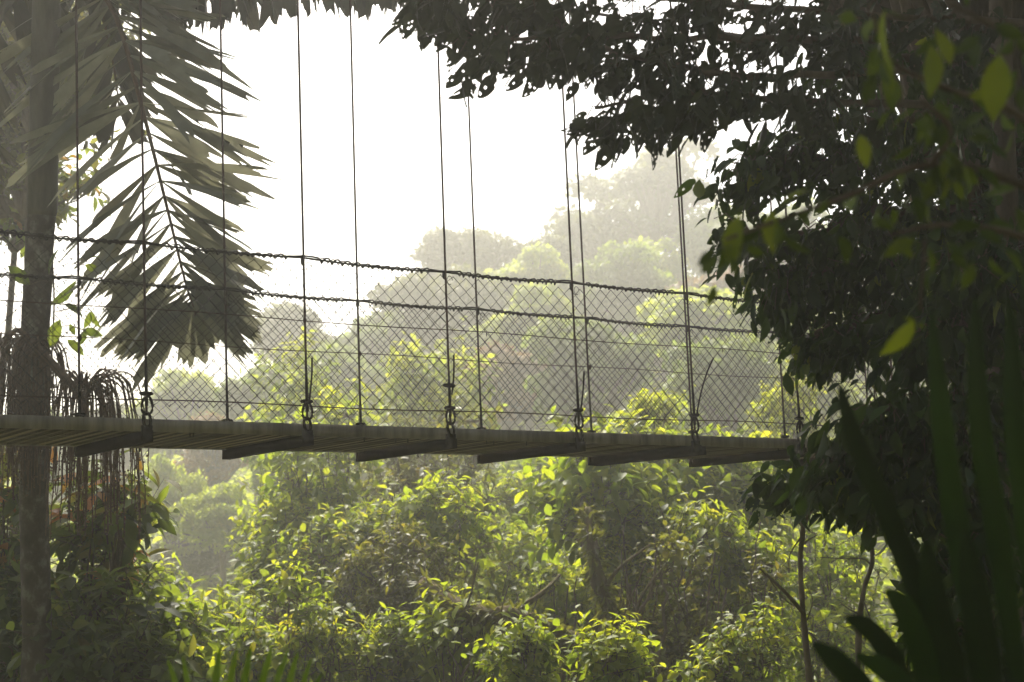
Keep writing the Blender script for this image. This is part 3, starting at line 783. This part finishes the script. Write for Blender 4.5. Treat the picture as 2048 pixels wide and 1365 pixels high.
def strands(parent, org, n, seed, spread, drop, arch, lean=0.0):
    r = np.random.default_rng(seed); mb = MB()
    for i in range(n):
        a = r.uniform(0, 2 * PI); h = V(math.cos(a), math.sin(a) * .7, 0) + V(lean, 0, 0)
        R = spread * r.uniform(.35, 1.0); D = drop * r.uniform(.6, 1.1)
        if np.linalg.norm(h) < .2: h = V(.3, 0, 0)
        t = np.linspace(0, 1, 26)
        hx = R * (1 - np.exp(-5 * t)) ; z = arch * R * np.sin(np.clip(t * 3.0, 0, PI)) * (t < .35 * 3) * 1.0
        z = arch * R * 4 * np.clip(t / .3, 0, 1) * np.exp(-np.clip(t / .3, 0, 9) * 1.2) - D * np.clip(t - .08, 0, 1) ** 1.15
        p = org + hx[:, None] * h + z[:, None] * UP + np.cumsum(r.normal(0, .003, (26, 3)), 0)
        mb.tube(p, np.linspace(.0075, .0042, 26), 4)
        for k in range(4, 26):
            if r.uniform() < .6:
                c = p[k] + r.normal(0, .012, 3); q = r.uniform(.006, .011)
                mb.blob(c, V(q, 0, 0), V(0, q, 0), V(0, 0, q), 5, 4)
    return mb.build('fruit_cluster', M['strand'], parent)
strands(palm, P(70, 705, 13.05), 85, 211, .38, 1.25, .4)
strands(palm, P(168, 800, 12.95), 75, 212, .44, 1.2, .62, .38)
strands(palm, P(0, 690, 13.1), 40, 213, .33, 1.3, .5)
mb = MB()
for a, b, c, rr in (((70, 700, 13), (120, 745, 12.95), (175, 810, 12.9), .05), ((70, 700, 13), (35, 660, 13), (0, 700, 13), .03)):
    mb.tube(smooth_path(px_path([a, b, c]), 10), np.linspace(rr, rr * .6, 10), 8)
mb.build('fruit_stalk', M['strand'], palm)
# dry fibres on the trunk under the crown shaft
# climbing plant
r = np.random.default_rng(220)
cb = P(112, 760, 13.05)
climb = empty('climbing_plant', cb, 'climbing plant with pointed leaves clinging to the palm trunk above the deck', 'climbing plant')
mb = MB(); cp = smooth_path(px_path([(98, 800, 13.05), (104, 700, 13.03), (108, 600, 13.03), (104, 520, 13.05)]), 20); mb.tube(cp, .008, 5)
CL = [((60, 570), (20, 535), 3), ((98, 550), (108, 500), 1), ((100, 610), (150, 575), 1), ((120, 640), (100, 690), 1), ((128, 608), (162, 625), 1), ((170, 660), (160, 690), 1), ((182, 620), (195, 655), 1), ((180, 625), (172, 655), 1),
      ((150, 670), (140, 650), 1), ((165, 660), (200, 670), 1), ((135, 680), (165, 705), 1), ((165, 520), (195, 510), 1), ((170, 530), (200, 545), 1)]
pos, fw, sz = [], [], []
for (a, b, _) in CL:
    A_, B_ = P(*a, 12.9), P(*b, 12.9); pos.append(A_); fw.append(B_ - A_); sz.append(np.linalg.norm(B_ - A_) * 1.15)
    mb.tube([nearest(cp, A_), (nearest(cp, A_) + A_) / 2 + V(0, 0, .03), A_], .003, 4)
mb.build('stems', M['bark'], climb)
leaf_object('foliage', [(T_OVAL, np.array(pos), np.array(fw), nrm(r.normal(0, .5, (len(pos), 3)) + CM @ V(0, .3, 1)), np.array(sz), r.uniform(0, .5, len(pos)))], M['leaf_left'], climb)

# trees and shrubs round the palm
def gbase(px, py, d):
    c = P(px, py, d); return V(c[0], c[1], zg(c[0], c[1]))
def E(px, py, d, rx, ry, dd=None):
    q = d / F; return (P(px, py, d), (rx * q, (dd if dd else rx * q * .8), ry * q))
shrub('tree', 'dark small leaved tree behind the palm crown at upper left', 'tree', gbase(40, 600, 19), [E(60, 60, 19, 170, 170), E(-20, 260, 19, 120, 150), E(170, 120, 19.5, 110, 130)], 620, 8, .17, 'leaf_brown', 301, stem_r=.09, twig=False)
shrub('tree', 'pale leaved slender tree hanging behind the palm trunk at mid left', 'tree', gbase(-60, 700, 20), [E(60, 385, 20, 85, 95), E(120, 350, 20.4, 40, 60), E(10, 420, 20, 60, 60)], 90, 7, .19, 'leaf_left', 302, stem_r=.05, tint=(.3, .8))
LS = [
 ('shrub', 'large leaved shrub with reddish young leaves right of the palm trunk', [E(180, 1090, 14.5, 75, 85), E(235, 1050, 14.2, 45, 40), E(200, 1180, 14.4, 80, 60)], 85, 7, .26, 'leaf_left', 311, dict(patch=.15, tint=(.0, .6))),
 ('shrub', 'shrub with tan and green leaves left of the palm trunk', [E(10, 1080, 14.6, 60, 110), E(30, 1190, 14.6, 60, 60)], 80, 7, .22, 'leaf_left', 312, dict(patch=.2)),
 ('shrub', 'dark shrub at the bottom left corner behind the palm foot', [E(60, 1320, 13.8, 110, 70), E(0, 1250, 14, 70, 80)], 120, 8, .2, 'leaf_side', 313, {}),
 ('shrub', 'dense dark green shrub at the palm foot on its right', [E(190, 1280, 13.5, 95, 75), E(280, 1330, 13.3, 90, 60)], 170, 8, .19, 'leaf_left', 314, dict(tint=(0, .45))),
 ('shrub', 'shrub with finer dull leaves between palm and gully thicket', [E(330, 1300, 15.5, 100, 75)], 110, 8, .18, 'leaf_mid', 315, {}),
]
for nm, lab, ells, nc, per, sz_, mat, sd, kw in LS:
    c = ells[0][0]; shrub(nm, lab, 'shrub', V(c[0], c[1], zg(c[0], c[1])), ells, nc, per, sz_, mat, sd, (T_OVAL, T_WIDE, T_LONG), **kw)
trunk_thing('bare_branch', 'thin bare branch reaching right from the palm foot', 'branch',
            [(60, 1400, 14), (110, 1200, 14), (160, 1225, 14), (230, 1240, 13.9), (310, 1262, 13.8), (380, 1290, 13.7)], .018, .006, 'bark', 321,
            [([(240, 1240, 13.9), (275, 1190, 13.8), (300, 1150, 13.8), (330, 1140, 13.8)], .009, .003)], 60, 'leaf_left')

# ------------------------------------------------------------------ right side, near trees
def hanging_tree(name, label, cat, base, paths, nleaf, size, mat, seed, tmpls, spread, hang_=.8, bark='bark', r0_=.05, tint=(0, .6), trunk=None, trunk_r=.14, side_tw=.35, per=3):
    """tree whose limbs follow given paths (pixel, depth) with twigs of hanging leaves around each"""
    r = np.random.default_rng(seed)
    root = empty(name, base, label, cat); mb = MB()
    if trunk is not None:
        tp = smooth_path(np.concatenate([[base], px_path(trunk)]), 24); tb = MB()
        tb.tube(tp, np.linspace(trunk_r, trunk_r * .5, 24), 12); tb.build('trunk', M[bark], root)
    tot = [np.linalg.norm(np.diff(px_path(p_), axis=0), axis=1).sum() for p_, _ in paths]
    C, D = [], []
    for (p_, wgt), L in zip(paths, tot):
        q = smooth_path(px_path(p_), 30)
        q = q + np.cumsum(r.normal(0, .012, (30, 3)), 0) * np.sin(np.linspace(0, PI, 30))[:, None]
        mb.tube(q, np.linspace(r0_, .006, 30) * (.5 + .5 * min(1, L)), 7)
        n = int(nleaf / per * wgt * L / sum(w_ * l_ for (_, w_), l_ in zip(paths, tot)))
        for k in range(n):
            i = int(r.integers(2, 30)); d = rand_dir(1, r)[0] * spread * r.uniform(.2, 1) * V(1, 1, .8)
            e = q[i] + d + V(0, 0, -.05)
            tang = nrm(q[min(29, i + 1)] - q[i - 1])
            if k % 2 == 0 or per > 4: mb.tube([q[i], q[i] + d * .5 + V(0, 0, .03), e], [.0045, .003, .0018], 4, cap=False)
            C.append(e); D.append(nrm(d * 1.0 + tang * .5))
    C = np.repeat(np.array(C), per, 0); D = np.repeat(np.array(D), per, 0); n = len(C)
    f = nrm(D * .45 + rand_dir(n, r) * .65 + V(0, 0, -hang_))
    up = nrm(rand_dir(n, r) + D * .5 + V(0, 0, .4))
    sz = size * r.uniform(.55, 1.25, n)
    C = C + rand_dir(n, r) * size * .5
    tint_ = np.clip(r.uniform(tint[0], tint[1], n) + (r.uniform(0, 1, n) < .03) * .5, 0, 1)
    w = r.integers(0, len(tmpls), n)
    mb.build('branches', M[bark], root)
    leaf_object('foliage', [(t, C[w == i], f[w == i], up[w == i], sz[w == i], tint_[w == i]) for i, t in enumerate(tmpls)], M[mat], root)
    return root
# overhanging tree: dark limb across the top
hb = gbase(2250, 900, 8.5)
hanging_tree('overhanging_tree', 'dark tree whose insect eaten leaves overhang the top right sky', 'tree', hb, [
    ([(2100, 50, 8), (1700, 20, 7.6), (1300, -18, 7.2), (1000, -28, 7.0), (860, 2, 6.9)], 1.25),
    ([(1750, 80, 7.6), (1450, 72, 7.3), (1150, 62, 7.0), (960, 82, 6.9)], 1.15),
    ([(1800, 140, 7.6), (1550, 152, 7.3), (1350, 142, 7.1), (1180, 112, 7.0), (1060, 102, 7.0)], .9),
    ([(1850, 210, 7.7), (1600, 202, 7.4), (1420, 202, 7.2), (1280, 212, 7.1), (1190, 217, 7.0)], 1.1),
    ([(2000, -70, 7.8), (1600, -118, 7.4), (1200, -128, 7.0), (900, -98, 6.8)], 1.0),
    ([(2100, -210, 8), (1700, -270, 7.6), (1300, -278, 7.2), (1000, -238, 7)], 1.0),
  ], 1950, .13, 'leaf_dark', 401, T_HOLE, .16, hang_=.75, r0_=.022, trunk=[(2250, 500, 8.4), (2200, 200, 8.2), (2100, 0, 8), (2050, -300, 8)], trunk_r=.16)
# second tree: mass of leaves at right
hb = gbase(1960, 1200, 8.6)
hanging_tree('leafy_tree', 'dark leafy tree filling the right side between top canopy and palm blades', 'tree', hb, [
    ([(1950, 330, 8.4), (1750, 320, 8.0), (1600, 330, 7.8), (1490, 330, 7.7)], 1.0),
    ([(1950, 420, 8.4), (1750, 420, 8.0), (1600, 440, 7.8), (1480, 460, 7.6)], 1.0),
    ([(1950, 520, 8.4), (1780, 530, 8.0), (1640, 560, 7.8), (1560, 580, 7.7)], 1.1),
    ([(1950, 600, 8.4), (1780, 630, 8.0), (1680, 650, 7.9), (1620, 670, 7.8)], 1.1),
    ([(1980, 200, 8.4), (1850, 230, 8.1), (1700, 250, 7.9), (1600, 250, 7.8)], .65),
    ([(1980, 100, 8.4), (1880, 120, 8.1), (1760, 110, 7.9), (1650, 130, 7.8)], .5),
  ], 2900, .115, 'leaf_side', 402, T_HOLE[:3] + [T_OVAL], .24, trunk=[(2000, 900, 8.9), (2010, 500, 8.9), (2000, 100, 8.9), (2010, -300, 9)], trunk_r=.11, r0_=.04)
hb = gbase(2010, 1300, 7.6)
hanging_tree('vine_tree', 'vine covered dark trunk at the right edge below the leafy tree', 'tree', hb, [
    ([(2000, 780, 7.6), (1880, 780, 7.3), (1780, 800, 7.2), (1710, 820, 7.1)], 1.0),
    ([(2000, 900, 7.6), (1880, 900, 7.4), (1760, 890, 7.3), (1650, 920, 7.2)], 1.0),
    ([(2000, 1010, 7.6), (1900, 1000, 7.4), (1810, 990, 7.3), (1720, 970, 7.2)], .9),
    ([(2000, 1120, 7.6), (1920, 1130, 7.4), (1860, 1150, 7.3)], 1.1),
    ([(2020, 1240, 7.6), (1950, 1250, 7.4), (1880, 1270, 7.3)], 1.1),
    ([(2030, 640, 7.6), (1930, 660, 7.4), (1820, 680, 7.3)], 1.0),
    ([(2040, 500, 7.6), (1980, 520, 7.4), (1900, 540, 7.3)], 1.0),
    ([(2040, 1340, 7.6), (1980, 1350, 7.4), (1900, 1360, 7.3)], 1.0),
  ], 3600, .12, 'leaf_side', 403, [T_OVAL, T_WIDE, T_LONG], .25, trunk=[(2110, 1100, 7.6), (2130, 800, 7.6), (2140, 400, 7.6), (2150, 0, 7.7)], trunk_r=.13, r0_=.03, tint=(0, .55))
# crowns added above the frame to shade the right bank and near air
shrub('added_shade_tree', 'added dark crown above the right edge, shading the right bank', 'tree', gbase(2350, 600, 10), [E(1900, -330, 10, 330, 230, 1.2), E(2300, -250, 10, 300, 260, 1.2), E(1600, -480, 11, 300, 200, 1.3), E(2050, 150, 11.5, 130, 330, .8), E(2300, 500, 11, 250, 500, .9)], 1100, 8, .22, 'leaf_dark', 404, (T_OVAL, T_WIDE), stem_r=.12, twig=False)
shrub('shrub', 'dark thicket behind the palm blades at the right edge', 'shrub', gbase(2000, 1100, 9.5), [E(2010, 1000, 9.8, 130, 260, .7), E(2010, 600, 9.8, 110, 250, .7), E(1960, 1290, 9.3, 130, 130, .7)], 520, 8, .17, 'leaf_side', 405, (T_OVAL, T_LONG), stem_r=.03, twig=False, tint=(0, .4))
shrub('added_shade_tree', 'added unseen tree over the viewpoint, cutting off sky light', 'tree', V(-3.2, -2.5, zg(-3.2, -2.5)), [(V(0, 1, 6.2), V(5, 4.5, 1.3)), (V(6, 1, 5.6), V(4, 5, 1.5)), (V(4.5, 5.5, 6.2), V(3.5, 2.6, 1.2)), (V(-5, -1, 6.5), V(4, 4, 1.4))], 520, 8, .42, 'leaf_dark', 406, (T_OVAL, T_WIDE), stem_r=.12, twig=False)  # unseen tree added to cut sky light on the near plants
shrub('added_shade_tree', 'added unseen crown high over the bridge, shading the near air', 'tree', V(7.5, 13.5, zg(7.5, 13.5)), [(V(3.5, 12, 9.6), V(5.5, 3.6, 1.3)), (V(6.5, 16, 10.6), V(4.5, 3.2, 1.3)), (V(0, 15.2, 10.2), V(4, 3, 1.2))], 1200, 8, .42, 'leaf_dark', 407, (T_OVAL, T_WIDE), stem_r=.16, twig=False)  # unseen crown added to keep sun off the air before the bridge
shrub('added_shade_tree', 'added unseen crown high above the palm, shading the near air at left', 'tree', V(-9, 13.5, zg(-9, 13.5)), [(V(-5, 11.5, 9.4), V(4.5, 3.4, 1.2)), (V(-7, 15, 10.2), V(4.5, 3, 1.2))], 620, 8, .42, 'leaf_dark', 408, (T_OVAL, T_WIDE), stem_r=.16, twig=False)  # unseen crown added to shade the near air on the left
# sapling with forked bare stem and a second stem
sap = trunk_thing('forked_sapling', 'thin bare forked sapling with a dead side branch at lower right', 'sapling',
            [(1625, 1420, 8.6), (1612, 1290, 8.6), (1603, 1180, 8.6), (1601, 1110, 8.6), (1606, 1055, 8.6), (1596, 1010, 8.6), (1588, 960, 8.6)], .019, .010, 'pale_bark', 411,
            [([(1606, 1055, 8.6), (1620, 1025, 8.6), (1640, 980, 8.5), (1660, 930, 8.5)], .014, .008), ([(1608, 1228, 8.6), (1570, 1185, 8.5), (1518, 1136, 8.5)], .013, .006),
             ([(1604, 1090, 8.6), (1618, 1080, 8.6), (1635, 1070, 8.6)], .007, .003), ([(1604, 1220, 8.6), (1570, 1200, 8.6), (1540, 1160, 8.6)], .005, .002),
             ([(1602, 1075, 8.6), (1580, 1110, 8.5), (1578, 1150, 8.5)], .005, .002), ([(1612, 1260, 8.6), (1640, 1290, 8.5), (1650, 1330, 8.5)], .006, .003), ([(1615, 1240, 8.6), (1625, 1200, 8.5), (1612, 1170, 8.5)], .004, .002)])
r = np.random.default_rng(412); n = 150
ang = r.uniform(0, 2 * PI, n)
cc = np.array([P(1590 + r.normal(0, 48), 975 + r.normal(0, 24), 8.5 + r.normal(0, .12)) for _ in range(n)])
leaf_object('foliage', [(t, cc[i::3], nrm(rand_dir(len(cc[i::3]), r) + V(0, 0, -.8)), rand_dir(len(cc[i::3]), r) + V(0, 0, .6), .125 * r.uniform(.6, 1.2, len(cc[i::3])), r.uniform(0, .5, len(cc[i::3]))) for i, t in enumerate((T_OVAL, T_HOLE[1], T_HOLE[3]))], M['leaf_side'], sap)
trunk_thing('crooked_stem', 'crooked bare stem with a long curled twig right of the forked sapling', 'sapling',
            [(1715, 1420, 8.2), (1718, 1260, 8.2), (1728, 1180, 8.2), (1745, 1120, 8.2), (1740, 1040, 8.2), (1760, 940, 8.2)], .016, .009, 'pale_bark', 413,
            [([(1742, 1130, 8.2), (1725, 1118, 8.2), (1690, 1118, 8.2), (1640, 1115, 8.2)], .005, .0025), ([(1722, 1230, 8.2), (1700, 1220, 8.2), (1680, 1205, 8.2)], .005, .002), ([(1725, 1200, 8.2), (1740, 1235, 8.1), (1755, 1280, 8.1)], .005, .002)])

# foreground branch with large sunlit leaves (out of focus)
r = np.random.default_rng(421)
fb = V(*P(2300, 1200, 3.2)); fb[2] = zg(fb[0], fb[1])
near = empty('foreground_shrub', fb, 'close blurred shrub with big yellow green leaves reaching in from upper right', 'shrub')
FB = [[(2300, 500, 3.2), (2050, 240, 3.1), (1900, 180, 3.0), (1780, 120, 2.95), (1745, 20, 2.9)], [(2300, 560, 3.2), (2060, 380, 3.0), (1860, 330, 2.9), (1700, 390, 2.85), (1560, 440, 2.8), (1450, 480, 2.8)],
      [(2300, 450, 3.2), (2080, 120, 3.0), (2000, 60, 2.9), (1900, 10, 2.9)], [(2300, 600, 3.2), (2060, 480, 2.9), (1900, 450, 2.8), (1780, 470, 2.8)], [(1860, 330, 2.9), (1900, 260, 2.9), (1840, 200, 2.9)]]
mb = MB(); pos, fw, sz, ti = [], [], [], []
mb.tube(smooth_path(np.array([fb, P(2320, 900, 3.2), P(2300, 500, 3.2), P(2280, 300, 3.2)]), 12), np.linspace(.03, .012, 12), 8)
for b in FB:
    q = smooth_path(px_path(b), 30); mb.tube(q, np.linspace(.009, .003, 30), 6)
    for k in range(30):
        i = int(r.integers(3, 30)); d = nrm(rand_dir(1, r)[0] + V(0, 0, -.9))
        pos.append(q[i] + d * r.uniform(.01, .09)); fw.append(d); sz.append(r.uniform(.04, .068)); ti.append(r.uniform(0, 1) ** 2.2 * .5)
for (a, b_, L) in (((1720, 270), (1735, 330), .07), ((1545, 420), (1540, 500), .08), ((1770, 20), (1765, 150), .12), ((1860, 90), (1870, 190), .1), ((1830, 640), (1775, 710), .08), ((1830, 645), (1810, 635), .05), ((1835, 650), (1850, 655), .05),
                   ((1900, 130), (1880, 60), .1), ((2000, 110), (1985, 230), .11), ((1480, 430), (1455, 530), .1), ((1620, 380), (1560, 400), .07)):
    A_ = P(*a, 2.8); B_ = P(*b_, 2.8); pos.append(A_); fw.append(B_ - A_); sz.append(np.linalg.norm(B_ - A_) * 1.1); ti.append(.6)
mb.tube([P(1840, 620, 2.8), P(1832, 645, 2.8), P(1850, 480, 2.8)][::2] , .003, 4)
mb.build('branches', M['bark'], near)
pos = np.array(pos); n = len(pos)
leaf_object('foliage', [(T_OVAL, pos, np.array(fw), nrm(rand_dir(n, r) + CM @ V(0, .5, .6)), np.array(sz), np.array(ti))], M['leaf_near'], near)

# foreground palm blades
def blades(name, label, base, specs, mat, seed, far=1.0):
    r = np.random.default_rng(seed); root = empty(name, base, label, 'palm'); st = MB()
    for pts, w in specs:
        pts = [(a, b, c * far) for a, b, c in pts]; w = w * far
        q = smooth_path(px_path(pts), 18); vs = []; f = []
        side = nrm(np.cross(np.gradient(q, axis=0), q))
        w = w * .7
        prof = np.interp(np.linspace(0, 1, 18), [0, .08, .35, .75, .93, 1], [.35, .6, 1, .8, .35, .03]) * w / 2
        for i in range(18):
            for k in (-1, 0, 1):
                vs.append(q[i] + side[i] * prof[i] * k + nrm(q[i]) * (abs(k) * prof[i] * .35))
        for i in range(17):
            for k in (0, 1):
                a = i * 3 + k; f.extend([a, a + 1, a + 4, a + 3])
        me = raw_mesh('leaf_blade', np.array(vs), f, [4] * 34, np.full(34, r.uniform(0, 1)) + np.tile([0, .12], 17))
        link_mesh('leaf_blade', me, M[mat], root, True)
        st.tube([q[0], (q[0] + base) / 2 + (q[0] - base) * .1, base], [.006, .008, .01], 5)
    st.build('leaf_stalk', M['bark'], root)
    return root
pbz = P(1960, 1750, 3.1)
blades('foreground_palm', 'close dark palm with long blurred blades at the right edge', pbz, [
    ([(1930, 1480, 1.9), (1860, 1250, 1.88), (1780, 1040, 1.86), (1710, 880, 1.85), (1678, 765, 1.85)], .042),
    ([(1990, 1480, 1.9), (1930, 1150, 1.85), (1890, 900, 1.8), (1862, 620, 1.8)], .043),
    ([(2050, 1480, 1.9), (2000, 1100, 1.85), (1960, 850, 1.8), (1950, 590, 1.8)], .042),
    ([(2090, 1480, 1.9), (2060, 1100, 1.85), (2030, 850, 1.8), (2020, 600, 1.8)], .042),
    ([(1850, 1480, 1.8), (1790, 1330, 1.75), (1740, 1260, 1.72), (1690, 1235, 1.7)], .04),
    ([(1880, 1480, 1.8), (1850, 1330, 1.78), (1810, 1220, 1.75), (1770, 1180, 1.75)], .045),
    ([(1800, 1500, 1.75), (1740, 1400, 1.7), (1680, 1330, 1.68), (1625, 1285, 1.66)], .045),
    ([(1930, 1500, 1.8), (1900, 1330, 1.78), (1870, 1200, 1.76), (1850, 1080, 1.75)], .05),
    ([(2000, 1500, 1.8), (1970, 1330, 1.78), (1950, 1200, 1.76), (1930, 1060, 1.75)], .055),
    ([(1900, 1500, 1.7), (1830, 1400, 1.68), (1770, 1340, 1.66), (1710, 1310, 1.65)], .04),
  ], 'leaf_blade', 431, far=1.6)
pbz = P(470, 1900, 4.0)
blades('low_palm', 'small palm whose pointed leaflet tips rise at the bottom left edge', pbz, [
    ([(370, 1480, 3.9), (360, 1400, 3.9), (335, 1318, 3.9)], .026), ([(385, 1480, 3.9), (380, 1400, 3.9), (365, 1310, 3.9)], .024),
    ([(425, 1480, 3.9), (430, 1380, 3.9), (440, 1292, 3.9)], .028), ([(450, 1480, 3.9), (458, 1380, 3.9), (474, 1295, 3.9)], .028),
    ([(475, 1480, 3.9), (486, 1380, 3.9), (503, 1290, 3.9)], .03), ([(500, 1480, 3.9), (520, 1380, 3.9), (545, 1290, 3.9)], .03),
    ([(525, 1480, 3.9), (545, 1390, 3.9), (577, 1297, 3.9)], .028), ([(545, 1490, 3.9), (568, 1400, 3.9), (597, 1300, 3.9)], .026),
    ([(565, 1490, 3.9), (595, 1400, 3.9), (622, 1318, 3.9)], .024), ([(580, 1490, 3.9), (610, 1410, 3.9), (645, 1345, 3.9)], .022),
  ], 'leaf_spike', 432)

# ------------------------------------------------------------------ air
hz = bpy.data.meshes.new('haze')
hx, hy0, hy1, hz0, hz1 = 680, -220, 950, -60, 48
hv = [(x, y, z) for x in (-hx, hx) for y in (hy0, hy1) for z in (hz0, hz1)]
hz.from_pydata(hv, [], [(0, 1, 3, 2), (4, 6, 7, 5), (0, 4, 5, 1), (2, 3, 7, 6), (0, 2, 6, 4), (1, 5, 7, 3)]); hz.update()
m, nt, out = new_mat('haze_air')
pv = N(nt, 'ShaderNodeVolumePrincipled')
pv.inputs['Color'].default_value = (.98, .968, .90, 1)
pv.inputs['Density'].default_value = .005
pv.inputs['Anisotropy'].default_value = .76
pv.inputs['Density Attribute'].default_value = ''
nt.links.new(pv.outputs[0], out.inputs['Volume'])
hz.materials.append(m)
ho = bpy.data.objects.new('haze', hz); COL.objects.link(ho); tag(ho, kind='stuff')

# ------------------------------------------------------------------ light
SUN_EL, SUN_AZ = math.radians(50), math.radians(-15)      # azimuth measured from +Y towards +X
sd = bpy.data.lights.new('sun', 'SUN'); sd.energy = 5.0; sd.angle = math.radians(.6); sd.color = (1, .945, .80)
so = bpy.data.objects.new('sun', sd); COL.objects.link(so)
from mathutils import Vector
dirv = Vector((math.sin(SUN_AZ) * math.cos(SUN_EL), math.cos(SUN_AZ) * math.cos(SUN_EL), math.sin(SUN_EL)))
so.rotation_euler = dirv.to_track_quat('Z', 'Y').to_euler()
w = bpy.data.worlds.new('World'); scene.world = w; w.use_nodes = True
nt = w.node_tree; bg = nt.nodes['Background']
sk = nt.nodes.new('ShaderNodeTexSky'); sk.sky_type = 'NISHITA'; sk.sun_disc = False
sk.sun_elevation = SUN_EL; sk.sun_rotation = SUN_AZ
sk.dust_density = 4.0; sk.air_density = 1.0; sk.ozone_density = 1.0
nt.links.new(sk.outputs[0], bg.inputs[0]); bg.inputs[1].default_value = .125

vs = scene.view_settings; vs.view_transform = 'Standard'; vs.look = 'None'; vs.exposure = 1.05; vs.gamma = 1.0
cy = scene.cycles
cy.max_bounces = 6; cy.diffuse_bounces = 3; cy.glossy_bounces = 2; cy.transmission_bounces = 4; cy.volume_bounces = 1
cy.use_denoising = True; cy.sample_clamp_indirect = 6
